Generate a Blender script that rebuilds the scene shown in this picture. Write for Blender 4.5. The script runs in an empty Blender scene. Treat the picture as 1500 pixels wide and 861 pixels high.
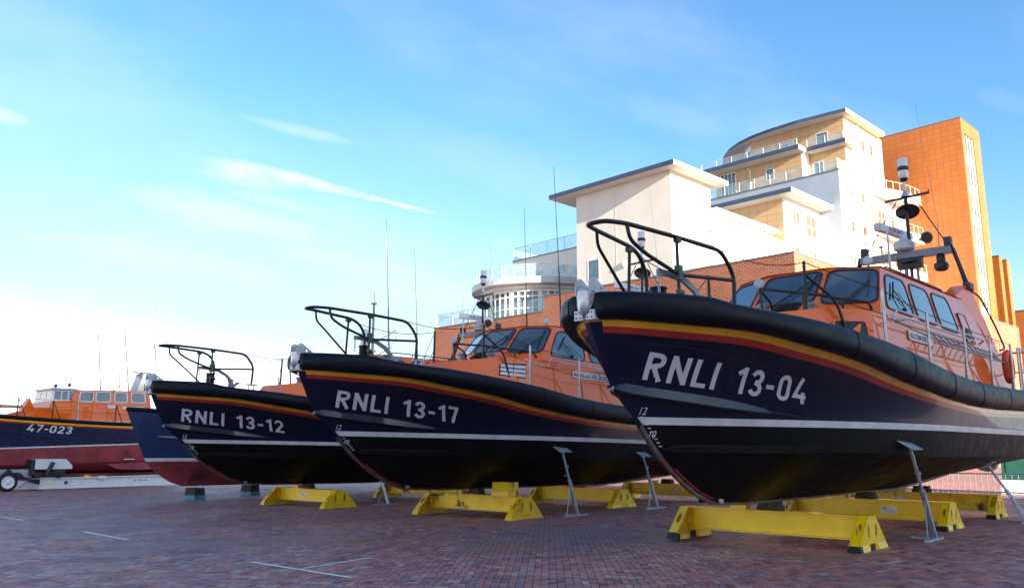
import bpy, bmesh, math, random
import numpy as np
from mathutils import Vector, Matrix
random.seed(7); np.random.seed(7)
scene = bpy.context.scene
COL = scene.collection
# ------------------------------------------------------------------ camera
FPX = 1205.0
CR = Vector((0.6625287, -0.7490286, 0.0034314)); CU = Vector((-0.1396358, -0.1190069, 0.9830255)); CF = Vector((0.7359059, 0.6517618, 0.1834367))
CAM = Vector((0, 0, 1.6))
cd = bpy.data.cameras.new("camera"); cam = bpy.data.objects.new("camera", cd); COL.objects.link(cam)
M = Matrix.Identity(4)
for i in range(3):
    M[i][0] = CR[i]; M[i][1] = CU[i]; M[i][2] = -CF[i]; M[i][3] = CAM[i]
cam.matrix_world = M
cd.sensor_width = 36.0; cd.sensor_fit = 'HORIZONTAL'; cd.lens = 36.0 * FPX / 1500.0
cd.clip_start = 0.1; cd.clip_end = 6000
scene.camera = cam
scene.view_settings.view_transform = 'Standard'; scene.view_settings.look = 'None'
scene.view_settings.exposure = 1.78; scene.view_settings.gamma = 1.0
try: scene.view_settings.use_curve_mapping = False
except Exception: pass
# ------------------------------------------------------------------ world and sun
SUN = Vector((-0.195, -0.944, 0.267)).normalized()
SUN_EL = math.asin(SUN.z); SUN_AZ = math.atan2(SUN.x, SUN.y)
w = bpy.data.worlds.new("World"); scene.world = w; w.use_nodes = True
nt = w.node_tree; nt.nodes.clear()
def N(t, typ, **kw):
    n = t.nodes.new(typ)
    for k, v in kw.items(): setattr(n, k, v)
    return n
def val(t, sock, v):
    if isinstance(v, (int, float)): sock.default_value = v
    elif isinstance(v, (tuple, list, Vector)): sock.default_value = tuple(v)
    else: t.links.new(v, sock)
def mth(t, op, a, b=None, c=None, clamp=False):
    n = N(t, 'ShaderNodeMath', operation=op, use_clamp=clamp); val(t, n.inputs[0], a)
    if b is not None: val(t, n.inputs[1], b)
    if c is not None: val(t, n.inputs[2], c)
    return n.outputs[0]
def dot(t, a, b):
    n = N(t, 'ShaderNodeVectorMath', operation='DOT_PRODUCT'); val(t, n.inputs[0], a); val(t, n.inputs[1], b); return n.outputs['Value']
def mrange(t, v, a, b, c=0.0, d=1.0, smooth=True):
    n = N(t, 'ShaderNodeMapRange'); n.interpolation_type = 'SMOOTHSTEP' if smooth else 'LINEAR'
    val(t, n.inputs[0], v)
    for k, x in zip((1, 2, 3, 4), (a, b, c, d)): n.inputs[k].default_value = x
    return n.outputs[0]
def mixc(t, f, a, b, bl='MIX'):
    n = N(t, 'ShaderNodeMix', data_type='RGBA', blend_type=bl); val(t, n.inputs[0], f); val(t, n.inputs[6], a); val(t, n.inputs[7], b); return n.outputs[2]
def noise(t, vec, scale, detail=4, rough=0.55):
    n = N(t, 'ShaderNodeTexNoise'); n.inputs['Scale'].default_value = scale; n.inputs['Detail'].default_value = detail; n.inputs['Roughness'].default_value = rough
    if vec is not None: t.links.new(vec, n.inputs['Vector'])
    return n.outputs['Fac']
sky = N(nt, 'ShaderNodeTexSky'); sky.sky_type = 'NISHITA'; sky.sun_disc = False
sky.sun_elevation = SUN_EL; sky.sun_rotation = SUN_AZ
sky.altitude = 0; sky.air_density = 1.0; sky.dust_density = 0.6; sky.ozone_density = 2.0
tc = N(nt, 'ShaderNodeTexCoord'); D = tc.outputs['Generated']
sep = N(nt, 'ShaderNodeSeparateXYZ'); nt.links.new(D, sep.inputs[0])
def rayd(x, y): return (CF + CR * ((x - 750) / FPX) + CU * ((430.5 - y) / FPX)).normalized()
d0 = rayd(500, 281); e1 = (rayd(655, 318) - rayd(350, 251)); e1 = (e1 - d0 * e1.dot(d0)).normalized(); e2 = d0.cross(e1); e2 = -e2 if e2.z < 0 else e2
c0 = mth(nt, 'MAXIMUM', dot(nt, D, tuple(d0)), 0.05)
S_ = mth(nt, 'DIVIDE', dot(nt, D, tuple(e1)), c0); T_ = mth(nt, 'DIVIDE', dot(nt, D, tuple(e2)), c0)
cmb = N(nt, 'ShaderNodeCombineXYZ'); nt.links.new(mth(nt, 'MULTIPLY', S_, 0.42), cmb.inputs[0]); nt.links.new(T_, cmb.inputs[1])
n1 = noise(nt, cmb.outputs[0], 18, 8, 0.68); n2 = noise(nt, cmb.outputs[0], 46, 4, 0.6); n3 = noise(nt, cmb.outputs[0], 4.0, 5, 0.55)
# thin vapour trail, wide and ragged at its old end
cur = mth(nt, 'MULTIPLY_ADD', mth(nt, 'MULTIPLY', S_, S_), -0.30, mth(nt, 'MULTIPLY_ADD', n1, 0.016, -0.006))
wd = mrange(nt, S_, -0.17, 0.06, 0.017, 0.0036, False)
tt = mth(nt, 'ABSOLUTE', mth(nt, 'SUBTRACT', T_, cur))
trail = mth(nt, 'MULTIPLY', mth(nt, 'SUBTRACT', 1.0, mth(nt, 'DIVIDE', tt, wd), clamp=True), 1.7, clamp=True)
trail = mth(nt, 'MULTIPLY', trail, mrange(nt, S_, -0.185, -0.10))
trail = mth(nt, 'MULTIPLY', trail, mrange(nt, S_, 0.135, 0.07))
trail = mth(nt, 'MULTIPLY', trail, mrange(nt, n2, 0.3, 0.62, 0.2, 1.0))
def puff(cx, cy, sx, sy, amp):   # a soft wisp of cirrus at a fixed place of the sky
    d = rayd(cx, cy); k = d.dot(d0); s0 = d.dot(e1) / k; t0 = d.dot(e2) / k
    a = mth(nt, 'DIVIDE', mth(nt, 'SUBTRACT', S_, s0), sx); b = mth(nt, 'DIVIDE', mth(nt, 'SUBTRACT', T_, t0), sy)
    r = mth(nt, 'SQRT', mth(nt, 'ADD', mth(nt, 'MULTIPLY', a, a), mth(nt, 'MULTIPLY', b, b)))
    m = mrange(nt, mth(nt, 'MULTIPLY_ADD', mth(nt, 'SUBTRACT', n1, 0.5), 1.5, r), 1.0, 0.15)
    return mth(nt, 'MULTIPLY', m, amp)
cl = mth(nt, 'MULTIPLY', trail, 0.72)
for a in ((340, 318, .16, .028, .42), (300, 330, .09, .02, .25), (420, 300, .10, .014, .28), (440, 192, .08, .010, .26), (0, 168, .05, .014, .45), (360, 262, .07, .016, .35), (560, 395, .22, .022, .30), (90, 140, .2, .05, .12),
          (250, 380, .22, .03, .25), (1020, 180, .13, .03, .12), (760, 250, .3, .05, .10), (1480, 150, .08, .02, .06), (640, 430, .2, .03, .3)):
    cl = mth(nt, 'MAXIMUM', cl, puff(*a))
cl = mth(nt, 'MAXIMUM', cl, mth(nt, 'MULTIPLY', mrange(nt, n3, 0.42, 0.72), 0.22))
# pale veil of haze that thickens towards the horizon
hz_ = mth(nt, 'MINIMUM', mth(nt, 'MAXIMUM', dot(nt, D, (-0.75, 0.66, 0.0)), -0.6), 0.45)
zz_ = mth(nt, 'MULTIPLY_ADD', hz_, -0.13, sep.outputs[2])
veil = mrange(nt, zz_, 0.40, 0.02, 0.0, 1.0, False)
veil = mth(nt, 'MULTIPLY', mth(nt, 'POWER', veil, 1.35), 0.95)
glow = mrange(nt, zz_, 0.12, -0.05, 0.0, 1.0)
cl = mth(nt, 'MULTIPLY', cl, mth(nt, 'SUBTRACT', 1.0, glow))
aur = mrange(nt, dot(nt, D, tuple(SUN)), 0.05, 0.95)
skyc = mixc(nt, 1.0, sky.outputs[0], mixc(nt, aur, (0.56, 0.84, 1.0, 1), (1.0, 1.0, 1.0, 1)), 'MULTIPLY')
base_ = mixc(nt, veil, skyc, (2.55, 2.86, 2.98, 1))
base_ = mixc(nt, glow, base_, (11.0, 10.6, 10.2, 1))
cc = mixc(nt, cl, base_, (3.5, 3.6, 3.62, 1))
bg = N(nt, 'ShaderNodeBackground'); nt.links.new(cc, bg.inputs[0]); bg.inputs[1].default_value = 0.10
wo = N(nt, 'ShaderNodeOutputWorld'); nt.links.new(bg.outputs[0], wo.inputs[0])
sl = bpy.data.lights.new("sun", 'SUN'); sl.energy = 5.0; sl.angle = math.radians(0.55); sl.color = (1.0, 0.90, 0.74)
so = bpy.data.objects.new("sun", sl); COL.objects.link(so)
so.rotation_euler = SUN.to_track_quat('Z', 'Y').to_euler(); so.location = (0, 0, 60)
# ------------------------------------------------------------------ helpers
def rgb(c): return (c[0], c[1], c[2], 1.0)
MATS = {}
def mat(name, col, rough=0.5, metal=0.0, coat=0.0, var=0.12, scale=3.0, bump=0.0, bscale=40.0, spec=0.5, dirt=None, dscale=1.2, dlo=0.55, dhi=0.75, alpha=1.0, emit=None, crough=0.05):
    m = bpy.data.materials.new(name); m.use_nodes = True; t = m.node_tree
    p = t.nodes['Principled BSDF']; p.inputs['Roughness'].default_value = rough; p.inputs['Metallic'].default_value = metal
    p.inputs['Coat Weight'].default_value = coat; p.inputs['Coat Roughness'].default_value = crough
    p.inputs['Specular IOR Level'].default_value = spec
    tcn = N(t, 'ShaderNodeTexCoord'); O = tcn.outputs['Object']
    n = noise(t, O, scale, 5)
    a = tuple(max(0, x * (1 - var)) for x in col); b = tuple(min(1, x * (1 + var)) for x in col)
    c = mixc(t, mrange(t, n, 0.3, 0.7), rgb(a), rgb(b))
    if dirt:
        dn = noise(t, O, dscale, 7, 0.65)
        c = mixc(t, mrange(t, dn, dlo, dhi), c, rgb(dirt))
    if name == 'orange_paint': p.inputs['Coat IOR'].default_value = 1.55
    t.links.new(c, p.inputs['Base Color'])
    if rough > 0.12:
        t.links.new(mrange(t, noise(t, O, scale * 2.3, 4), 0.3, 0.7, rough * 0.85, min(1, rough * 1.15)), p.inputs['Roughness'])
    if bump > 0:
        bn = N(t, 'ShaderNodeBump'); bn.inputs['Strength'].default_value = 1.0; bn.inputs['Distance'].default_value = bump
        t.links.new(noise(t, O, bscale, 4), bn.inputs['Height']); t.links.new(bn.outputs[0], p.inputs['Normal'])
    if emit: p.inputs['Emission Color'].default_value = rgb(emit); p.inputs['Emission Strength'].default_value = 1
    MATS[name] = m; return m
def brickmat(name, c1, c2, mortar, bw, bh, mw, rough=0.8, axis='x', bump=0.004, off=0.5, var=0.3, spec=0.3):
    # brick or panel joints in real metres on a wall whose normal is the object's x or y axis
    m = bpy.data.materials.new(name); m.use_nodes = True; t = m.node_tree; p = t.nodes['Principled BSDF']
    p.inputs['Roughness'].default_value = rough; p.inputs['Specular IOR Level'].default_value = spec
    g = N(t, 'ShaderNodeTexCoord'); s = N(t, 'ShaderNodeSeparateXYZ'); t.links.new(g.outputs['Object'], s.inputs[0])
    nrm = N(t, 'ShaderNodeSeparateXYZ'); t.links.new(g.outputs['Normal'], nrm.inputs[0])
    isx = mth(t, 'GREATER_THAN', mth(t, 'ABSOLUTE', nrm.outputs[0]), 0.6)
    u = mth(t, 'ADD', mth(t, 'MULTIPLY', isx, s.outputs[1]), mth(t, 'MULTIPLY', mth(t, 'SUBTRACT', 1.0, isx), s.outputs[0]))
    cb = N(t, 'ShaderNodeCombineXYZ'); t.links.new(u, cb.inputs[0]); t.links.new(s.outputs[2], cb.inputs[1])
    b = N(t, 'ShaderNodeTexBrick'); b.offset = off; b.inputs['Scale'].default_value = 1.0
    b.inputs['Brick Width'].default_value = bw; b.inputs['Row Height'].default_value = bh; b.inputs['Mortar Size'].default_value = mw
    b.inputs['Color1'].default_value = rgb(c1); b.inputs['Color2'].default_value = rgb(c2); b.inputs['Mortar'].default_value = rgb(mortar); b.inputs['Bias'].default_value = 0.0
    b.inputs['Mortar Smooth'].default_value = 0.15
    t.links.new(cb.outputs[0], b.inputs['Vector'])
    n = noise(t, g.outputs['Object'], 0.35, 6, 0.6)
    c = mixc(t, mrange(t, n, 0.3, 0.75, 0.0, var), b.outputs['Color'], rgb(tuple(x * 0.6 for x in c1)))
    t.links.new(c, p.inputs['Base Color'])
    bn = N(t, 'ShaderNodeBump'); bn.inputs['Distance'].default_value = bump; bn.inputs['Strength'].default_value = 1.0
    t.links.new(mth(t, 'SUBTRACT', 1.0, b.outputs['Fac']), bn.inputs['Height']); t.links.new(bn.outputs[0], p.inputs['Normal'])
    MATS[name] = m; return m
def glassmat(name, col, rough=0.03, spec=0.9, alpha=1.0):
    m = bpy.data.materials.new(name); m.use_nodes = True; t = m.node_tree; p = t.nodes['Principled BSDF']
    g = N(t, 'ShaderNodeTexCoord'); n = noise(t, g.outputs['Object'], 1.3, 3)
    c = mixc(t, mrange(t, n, 0.35, 0.65), rgb(tuple(x * .8 for x in col)), rgb(tuple(min(1, x * 1.2) for x in col)))
    t.links.new(c, p.inputs['Base Color']); p.inputs['Roughness'].default_value = rough; p.inputs['Specular IOR Level'].default_value = spec
    p.inputs['Coat Weight'].default_value = 0.6; p.inputs['Coat Roughness'].default_value = 0.02; p.inputs['Alpha'].default_value = alpha
    MATS[name] = m; return m
class MB:
    def __init__(s): s.v = []; s.f = []; s.m = []
    def add(s, vs, fs, mi=0):
        o = len(s.v); s.v += [tuple(p) for p in vs]
        for f in fs: s.f.append(tuple(i + o for i in f)); s.m.append(mi)
    def box(s, x0, x1, y0, y1, z0, z1, mi=0):
        s.add([(x0, y0, z0), (x1, y0, z0), (x1, y1, z0), (x0, y1, z0), (x0, y0, z1), (x1, y0, z1), (x1, y1, z1), (x0, y1, z1)],
              [(0, 3, 2, 1), (4, 5, 6, 7), (0, 1, 5, 4), (1, 2, 6, 5), (2, 3, 7, 6), (3, 0, 4, 7)], mi); return s
    def hexa(s, b, t, mi=0):    # four bottom points, four top points
        s.add(list(b) + list(t), [(0, 3, 2, 1), (4, 5, 6, 7), (0, 1, 5, 4), (1, 2, 6, 5), (2, 3, 7, 6), (3, 0, 4, 7)], mi); return s
    def bar(s, a, b, wy, wz, up=(0, 0, 1), mi=0):
        a = Vector(a); b = Vector(b); d = (b - a).normalized(); u = Vector(up); sd = d.cross(u)
        if sd.length < 1e-4: sd = d.cross(Vector((1, 0, 0)))
        sd.normalize(); u = sd.cross(d).normalized(); sd = sd * wy / 2; u = u * wz / 2
        s.hexa([a - sd - u, b - sd - u, b + sd - u, a + sd - u], [a - sd + u, b - sd + u, b + sd + u, a + sd + u], mi); return s
    def tube(s, pts, r, n=8, mi=0, caps=True, closed=False):
        P = [Vector(p) for p in pts]; k = len(P); R = r if isinstance(r, (list, tuple)) else [r] * k
        u = None; rings = []
        for i in range(k):
            if closed: d = (P[(i + 1) % k] - P[i - 1]).normalized()
            else: d = (P[min(i + 1, k - 1)] - P[max(i - 1, 0)]).normalized()
            if u is None: u = d.orthogonal().normalized()
            u = (u - d * u.dot(d)).normalized(); v = d.cross(u)
            rings.append([P[i] + (u * math.cos(2 * math.pi * j / n) + v * math.sin(2 * math.pi * j / n)) * R[i] for j in range(n)])
        o = len(s.v)
        for g in rings: s.v += [tuple(p) for p in g]
        for i in range(k if closed else k - 1):
            i2 = (i + 1) % k
            for j in range(n):
                s.f.append((o + i * n + j, o + i * n + (j + 1) % n, o + i2 * n + (j + 1) % n, o + i2 * n + j)); s.m.append(mi)
        if caps and not closed:
            s.f.append(tuple(o + j for j in range(n))[::-1]); s.m.append(mi)
            s.f.append(tuple(o + (k - 1) * n + j for j in range(n))); s.m.append(mi)
        return s
    def lathe(s, prof, org=(0, 0, 0), n=16, axis=(0, 0, 1), mi=0):
        ax = Vector(axis).normalized(); u = ax.orthogonal().normalized(); v = ax.cross(u); o0 = Vector(org); o = len(s.v); k = len(prof)
        for r, z in prof:
            for j in range(n):
                a = 2 * math.pi * j / n; s.v.append(tuple(o0 + ax * z + (u * math.cos(a) + v * math.sin(a)) * max(r, 1e-4)))
        for i in range(k - 1):
            for j in range(n):
                s.f.append((o + i * n + j, o + i * n + (j + 1) % n, o + (i + 1) * n + (j + 1) % n, o + (i + 1) * n + j)); s.m.append(mi)
        s.f.append(tuple(o + j for j in range(n))[::-1]); s.m.append(mi); s.f.append(tuple(o + (k - 1) * n + j for j in range(n))); s.m.append(mi)
        return s
    def poly(s, outline, thick, mi=0):   # planar 3D outline, extruded by the vector thick
        n = len(outline); th = Vector(thick); a = [Vector(p) for p in outline]; b = [p + th for p in a]
        s.add(a + b, [tuple(range(n))[::-1], tuple(range(n, 2 * n))] + [(i, (i + 1) % n, n + (i + 1) % n, n + i) for i in range(n)], mi); return s
    def build(s, name, mats, parent=None, smooth=None, fix=True, **tags):
        me = bpy.data.meshes.new(name); me.from_pydata(s.v, [], s.f)
        if not isinstance(mats, (list, tuple)): mats = [mats]
        for m in mats: me.materials.append(m)
        for p, i in zip(me.polygons, s.m): p.material_index = i
        if fix:
            b = bmesh.new(); b.from_mesh(me); bmesh.ops.recalc_face_normals(b, faces=b.faces); b.to_mesh(me); b.free()
        if smooth is not None:
            for p in me.polygons: p.use_smooth = True
            me.set_sharp_from_angle(angle=math.radians(smooth))
        me.update()
        return link(name, me, parent, **tags)
def link(name, me, parent=None, **tags):
    o = bpy.data.objects.new(name, me); COL.objects.link(o)
    if parent is not None: o.parent = parent
    for k, v in tags.items(): o[k] = v
    return o
def empty(name, loc=(0, 0, 0), rz=0.0, **tags):
    o = bpy.data.objects.new(name, None); COL.objects.link(o); o.location = loc; o.rotation_euler = (0, 0, rz)
    for k, v in tags.items(): o[k] = v
    return o
def copy_tree(o, parent=None):
    c = o.copy(); COL.objects.link(c); c.parent = parent
    for ch in [x for x in bpy.data.objects if x.parent == o and x != c]: copy_tree(ch, c)
    return c
def fillet(pts, r=0.12, k=4, closed=False):
    P = [Vector(p) for p in pts]; out = []; n = len(P)
    for i, p in enumerate(P):
        if not closed and i in (0, n - 1): out.append(p); continue
        a = P[i - 1] - p; b = P[(i + 1) % n] - p; d = min(r, a.length * .45, b.length * .45)
        A = p + a.normalized() * d; B = p + b.normalized() * d
        for j in range(k + 1):
            t = j / k; out.append(A * (1 - t) ** 2 + p * 2 * t * (1 - t) + B * t * t)
    return out
def rrect(w, h, r, k=4):
    out = []
    for cx, cy, a0 in ((w - r, h - r, 0), (r, h - r, 90), (r, r, 180), (w - r, r, 270)):
        for j in range(k + 1):
            a = math.radians(a0 + 90 * j / k); out.append((cx + r * math.cos(a), cy + r * math.sin(a)))
    return out
_fc = {}
def textmesh(body, size, shear=0.0, bold=0.0, extrude=0.0, sx=1.0):
    cu = bpy.data.curves.new("t", 'FONT'); cu.body = body; cu.size = size; cu.shear = shear; cu.offset = bold; cu.extrude = extrude; cu.resolution_u = 3
    o = bpy.data.objects.new("t", cu); COL.objects.link(o); dg = bpy.context.evaluated_depsgraph_get(); dg.update()
    me = bpy.data.meshes.new_from_object(o.evaluated_get(dg)); bpy.data.objects.remove(o); bpy.data.curves.remove(cu)
    for v in me.vertices: v.co.x *= sx
    return me
def text_on(body, size, org, ux, uy, parent, mt, name='lettering', sx=1.0, bold=0.0, off=0.004, extrude=0.0015):
    me = textmesh(body, size, bold=bold, sx=sx, extrude=extrude); ux = Vector(ux).normalized(); uy = Vector(uy).normalized(); nz = ux.cross(uy)
    o0 = Vector(org)
    for v in me.vertices: c = v.co.copy(); v.co = o0 + ux * c.x + uy * c.y + nz * (c.z + off)
    me.materials.clear(); me.materials.append(mt); me.name = name
    return link(name, me, parent)
def plate_holes(outline, holes, thick, org, ux, uy, name, mt, parent=None, res=1):
    """flat plate with real holes: outline and holes in plate coordinates"""
    b = bmesh.new(); from mathutils.geometry import tessellate_polygon
    loops = [outline] + holes; ux = Vector(ux).normalized(); uy = Vector(uy).normalized(); nz = ux.cross(uy) * thick; o0 = Vector(org)
    tri = tessellate_polygon([[Vector((x, y, 0)) for x, y in L] for L in loops]); flat = [p for L in loops for p in L]
    A = [b.verts.new(o0 + ux * x + uy * y) for x, y in flat]; B = [b.verts.new(o0 + ux * x + uy * y + nz) for x, y in flat]
    for t in tri:
        try: b.faces.new([A[i] for i in t]); b.faces.new([B[i] for i in reversed(t)])
        except ValueError: pass
    k = 0
    for L in loops:
        n = len(L)
        for i in range(n):
            j = (i + 1) % n
            try: b.faces.new((A[k + i], A[k + j], B[k + j], B[k + i]))
            except ValueError: pass
        k += n
    bmesh.ops.recalc_face_normals(b, faces=b.faces)
    me = bpy.data.meshes.new(name); b.to_mesh(me); b.free(); me.materials.append(mt)
    return link(name, me, parent)
def ellipse(cx, cy, rx, ry, n=14): return [(cx + rx * math.cos(2 * math.pi * i / n), cy + ry * math.sin(2 * math.pi * i / n)) for i in range(n)]
# ------------------------------------------------------------------ materials
mat('navy', (0.0022, 0.0055, 0.027), 0.35, spec=0.2, coat=0.55, var=0.15, scale=1.2, crough=0.05, bump=0.004, bscale=2.2)
mat('antifoul', (0.0045, 0.0048, 0.006), 0.5, var=0.3, scale=1.5, spec=0.12, coat=0.03, crough=0.3, dirt=(0.009, 0.008, 0.006), dscale=0.8, dlo=0.5, dhi=0.8)
mat('boot_white', (0.62, 0.64, 0.68), 0.4, coat=0.4)
mat('stripe_yellow', (0.86, 0.42, 0.012), 0.35, coat=0.8)
mat('stripe_red', (0.40, 0.020, 0.012), 0.35, coat=0.8)
mat('orange_paint', (0.88, 0.140, 0.006), 0.4, spec=0.08, coat=0.75, var=0.06, scale=0.8, crough=0.03)
mat('rubber', (0.0028, 0.0042, 0.011), 0.42, var=0.15, scale=2.5, bump=0.0012, bscale=22, spec=0.2, dirt=(0.006, 0.008, 0.016), dscale=1.6)
mat('black_pipe', (0.006, 0.007, 0.009), 0.35, spec=0.4)
mat('black_part', (0.016, 0.017, 0.018), 0.5)
mat('green_clamp', (0.03, 0.07, 0.04), 0.5)
mat('steel', (0.48, 0.50, 0.53), 0.36, metal=0.75, var=0.18, scale=7)
mat('bright_steel', (0.36, 0.39, 0.44), 0.28, metal=0.8, var=0.1, scale=5)
mat('grey_paint', (0.20, 0.22, 0.25), 0.42, coat=0.3)
mat('light_grey', (0.48, 0.50, 0.54), 0.42, coat=0.3)
mat('white_plastic', (0.72, 0.74, 0.78), 0.4, coat=0.3)
mat('galvanised', (0.42, 0.47, 0.54), 0.45, metal=0.55, var=0.28, scale=18)
mat('window_rubber', (0.010, 0.014, 0.035), 0.5)
glassmat('boat_glass', (0.045, 0.065, 0.10), 0.02, 1.0)
mat('wiper', (0.010, 0.011, 0.012), 0.5)
mat('letter_white', (0.64, 0.67, 0.76), 0.45, coat=0.2, var=0.05)
mat('plate_white', (0.70, 0.72, 0.74), 0.4)
mat('ink', (0.02, 0.02, 0.03), 0.6)
mat('ink_blue', (0.02, 0.05, 0.25), 0.6)
mat('deck_grey', (0.20, 0.21, 0.23), 0.7, bump=0.001)
mat('keel_strip', (0.075, 0.07, 0.066), 0.5, metal=0.3, var=0.5, scale=6, dirt=(0.16, 0.028, 0.026), dscale=2.0, dlo=0.52, dhi=0.60)
mat('stand_yellow', (0.95, 0.62, 0.006), 0.42, coat=0.25, var=0.10, scale=2.0, dirt=(0.60, 0.42, 0.01), dscale=2.2, dlo=0.62, dhi=0.9)
mat('stand_rusty', (0.88, 0.57, 0.01), 0.5, coat=0.15, var=0.12, scale=2.0, dirt=(0.07, 0.022, 0.012), dscale=2.6, dlo=0.54, dhi=0.66)
mat('hazard_black', (0.012, 0.012, 0.012), 0.55)
mat('timber', (0.05, 0.035, 0.026), 0.85, var=0.5, scale=9, bump=0.003)
mat('blue_block', (0.04, 0.24, 0.34), 0.6, var=0.25)
mat('red_antifoul', (0.27, 0.040, 0.050), 0.55, var=0.22, scale=1.2, dirt=(0.07, 0.022, 0.03), dscale=0.55, dlo=0.52, dhi=0.72)
mat('blue_hull', (0.008, 0.026, 0.10), 0.32, coat=0.8, var=0.15)
mat('blue_hull_dark', (0.004, 0.010, 0.050), 0.28, coat=1.0, var=0.15)
mat('trailer_white', (0.66, 0.67, 0.69), 0.42, coat=0.3, var=0.06, dirt=(0.36, 0.33, 0.28), dscale=1.5, dlo=0.62, dhi=0.9)
mat('tyre', (0.014, 0.014, 0.015), 0.75, bump=0.002)
mat('lifebuoy', (0.62, 0.07, 0.03), 0.55)
mat('rope', (0.018, 0.018, 0.02), 0.8)
mat('render_white', (0.80, 0.79, 0.76), 0.85, var=0.03, scale=0.4, bump=0.0015, bscale=14, dirt=(0.62, 0.60, 0.56), dscale=0.35, dlo=0.5, dhi=0.9)
mat('render_cream', (0.74, 0.69, 0.60), 0.85, var=0.04, scale=0.5, bump=0.002, bscale=14, dirt=(0.66, 0.61, 0.53), dscale=0.3, dlo=0.5, dhi=0.85)
mat('render_white_shaded', (0.36, 0.41, 0.48), 0.85, var=0.05, scale=0.5, bump=0.0015, bscale=14)  # white render on its shadow side: bluish shade put into the colour
mat('soffit', (0.62, 0.58, 0.51), 0.8, var=0.04)
mat('fascia', (0.045, 0.065, 0.115), 0.42, var=0.12, scale=1.0)
mat('coping', (0.13, 0.15, 0.17), 0.5)
mat('frame_white', (0.78, 0.78, 0.76), 0.5)
mat('rail_metal', (0.10, 0.17, 0.23), 0.35, metal=0.5)
mat('rail_pale', (0.74, 0.70, 0.60), 0.4, metal=0.1)
glassmat('pane', (0.09, 0.14, 0.17), 0.03, 0.9)
mat('render_yellow', (0.74, 0.60, 0.36), 0.85, var=0.04, scale=0.5)
glassmat('pane_warm', (0.16, 0.125, 0.075), 0.25, 0.3)
glassmat('pane_pale', (0.42, 0.52, 0.54), 0.04, 0.9)
glassmat('guard_glass', (0.40, 0.58, 0.62), 0.02, 0.7, 0.20)
brickmat('brick_red', (0.33, 0.072, 0.028), (0.45, 0.125, 0.05), (0.42, 0.32, 0.24), 0.46, 0.155, 0.022)
brickmat('panel_orange', (0.49, 0.140, 0.025), (0.55, 0.165, 0.03), (0.36, 0.10, 0.018), 0.72, 0.60, 0.02, rough=0.42, off=0.0, bump=0.01, var=0.12, spec=0.5)
brickmat('panel_tan', (0.56, 0.36, 0.19), (0.60, 0.385, 0.20), (0.38, 0.24, 0.14), 1.0, 0.62, 0.022, rough=0.5, off=0.0, bump=0.01, var=0.15, spec=0.4)
SBX1 = 19.0
# ---- hull form
def lerp(a,b,t): return a+(b-a)*t
def sstep(t):
    t=max(0.,min(1.,t)); return t*t*(3-2*t)
def itp(x,P):
    if x<=P[0][0]: return P[0][1]
    for (a,u),(b,v) in zip(P,P[1:]):
        if x<=b: return u+(v-u)*(x-a)/(b-a)
    return P[-1][1]
def itps(x,P):            # monotone smooth interpolation (Hermite)
    n=len(P)
    if x<=P[0][0]: return P[0][1]
    if x>=P[-1][0]: return P[-1][1]
    s=[(P[i+1][1]-P[i][1])/(P[i+1][0]-P[i][0]) for i in range(n-1)]
    def m(i):
        if i==0: return s[0]
        if i==n-1: return s[-1]
        if s[i-1]*s[i]<=0: return 0.
        return 2*s[i-1]*s[i]/(s[i-1]+s[i])
    for i in range(n-1):
        if x<=P[i+1][0]:
            h=P[i+1][0]-P[i][0];t=(x-P[i][0])/h
            return ((2*t**3-3*t*t+1)*P[i][1]+(t**3-2*t*t+t)*h*m(i)+(-2*t**3+3*t*t)*P[i+1][1]+(t**3-t*t)*h*m(i+1))
STEM=[(.76,3.3),(.88,2.8),(1.2,2.13),(1.55,1.62),(1.78,1.36),(2.0,1.12),(2.42,.58),(2.8,.36),(3.27,.12),(3.6,.02)]   # z -> x
KEEL=[(1.12,2.0),(1.36,1.78),(1.62,1.55),(2.13,1.2),(2.8,.88),(3.3,.76),(4.5,.72),(11,.72),(14.4,.95)]
def stemx(z): return itps(z,STEM)
def keelz(x):
    if x<1.12: return itps(x,[(v,z) for z,v in reversed(STEM)])
    return itps(x,KEEL)
BC=[(1.62,0),(2.4,.36),(3.3,.85),(4.3,1.27),(6,1.75),(8,2.0),(14.4,2.1)]
ZC=[(1.6,1.55),(4.5,1.56),(8,1.46),(14.4,1.45)]
BW=[(1.12,0),(1.9,.36),(3.05,.88),(4.3,1.38),(6.2,1.9),(8.2,2.14),(14.4,2.2)]
ZW=2.03
BT=[(.1,0),(.3,.34),(.7,.68),(1,.88),(2,1.42),(3,1.74),(4,1.95),(5,2.08),(7,2.2),(14.4,2.2)]
ZT=[(.1,3.29),(1,3.235),(1.6,3.21),(2,3.185),(3,3.06),(4.1,2.935),(5.7,2.70),(7,2.575),(8.5,2.49),(10.4,2.44),(15.6,2.52)]
def bhalf(x,z):
    zk=keelz(x)
    P=[(zk,0.)]
    zc=itps(x,ZC)
    if x>1.62 and zc>zk+.02: P.append((zc,itps(x,BC)))
    if x>1.12 and ZW>zk+.02: P.append((ZW,itps(x,BW)))
    zt=itps(x,ZT);bt=itps(x,BT);P.append((zt,bt))
    for (a,u),(b,v) in zip(P,P[1:]):
        if z<=b or b==zt:
            t=max(0,(z-a)/max(1e-6,b-a)); y=lerp(u,v,t)
            if b==zt: y-=.10*4*t*(1-t)*sstep(x/1.2)*(1-sstep((x-4)/5)) if t<=1 else 0
            elif u==0 and a==zk: y+=.10*4*t*(1-t)*sstep((x-1.6)/2)*(1-sstep((x-5)/4))
            return max(0.,y)
    return 0.
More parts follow.
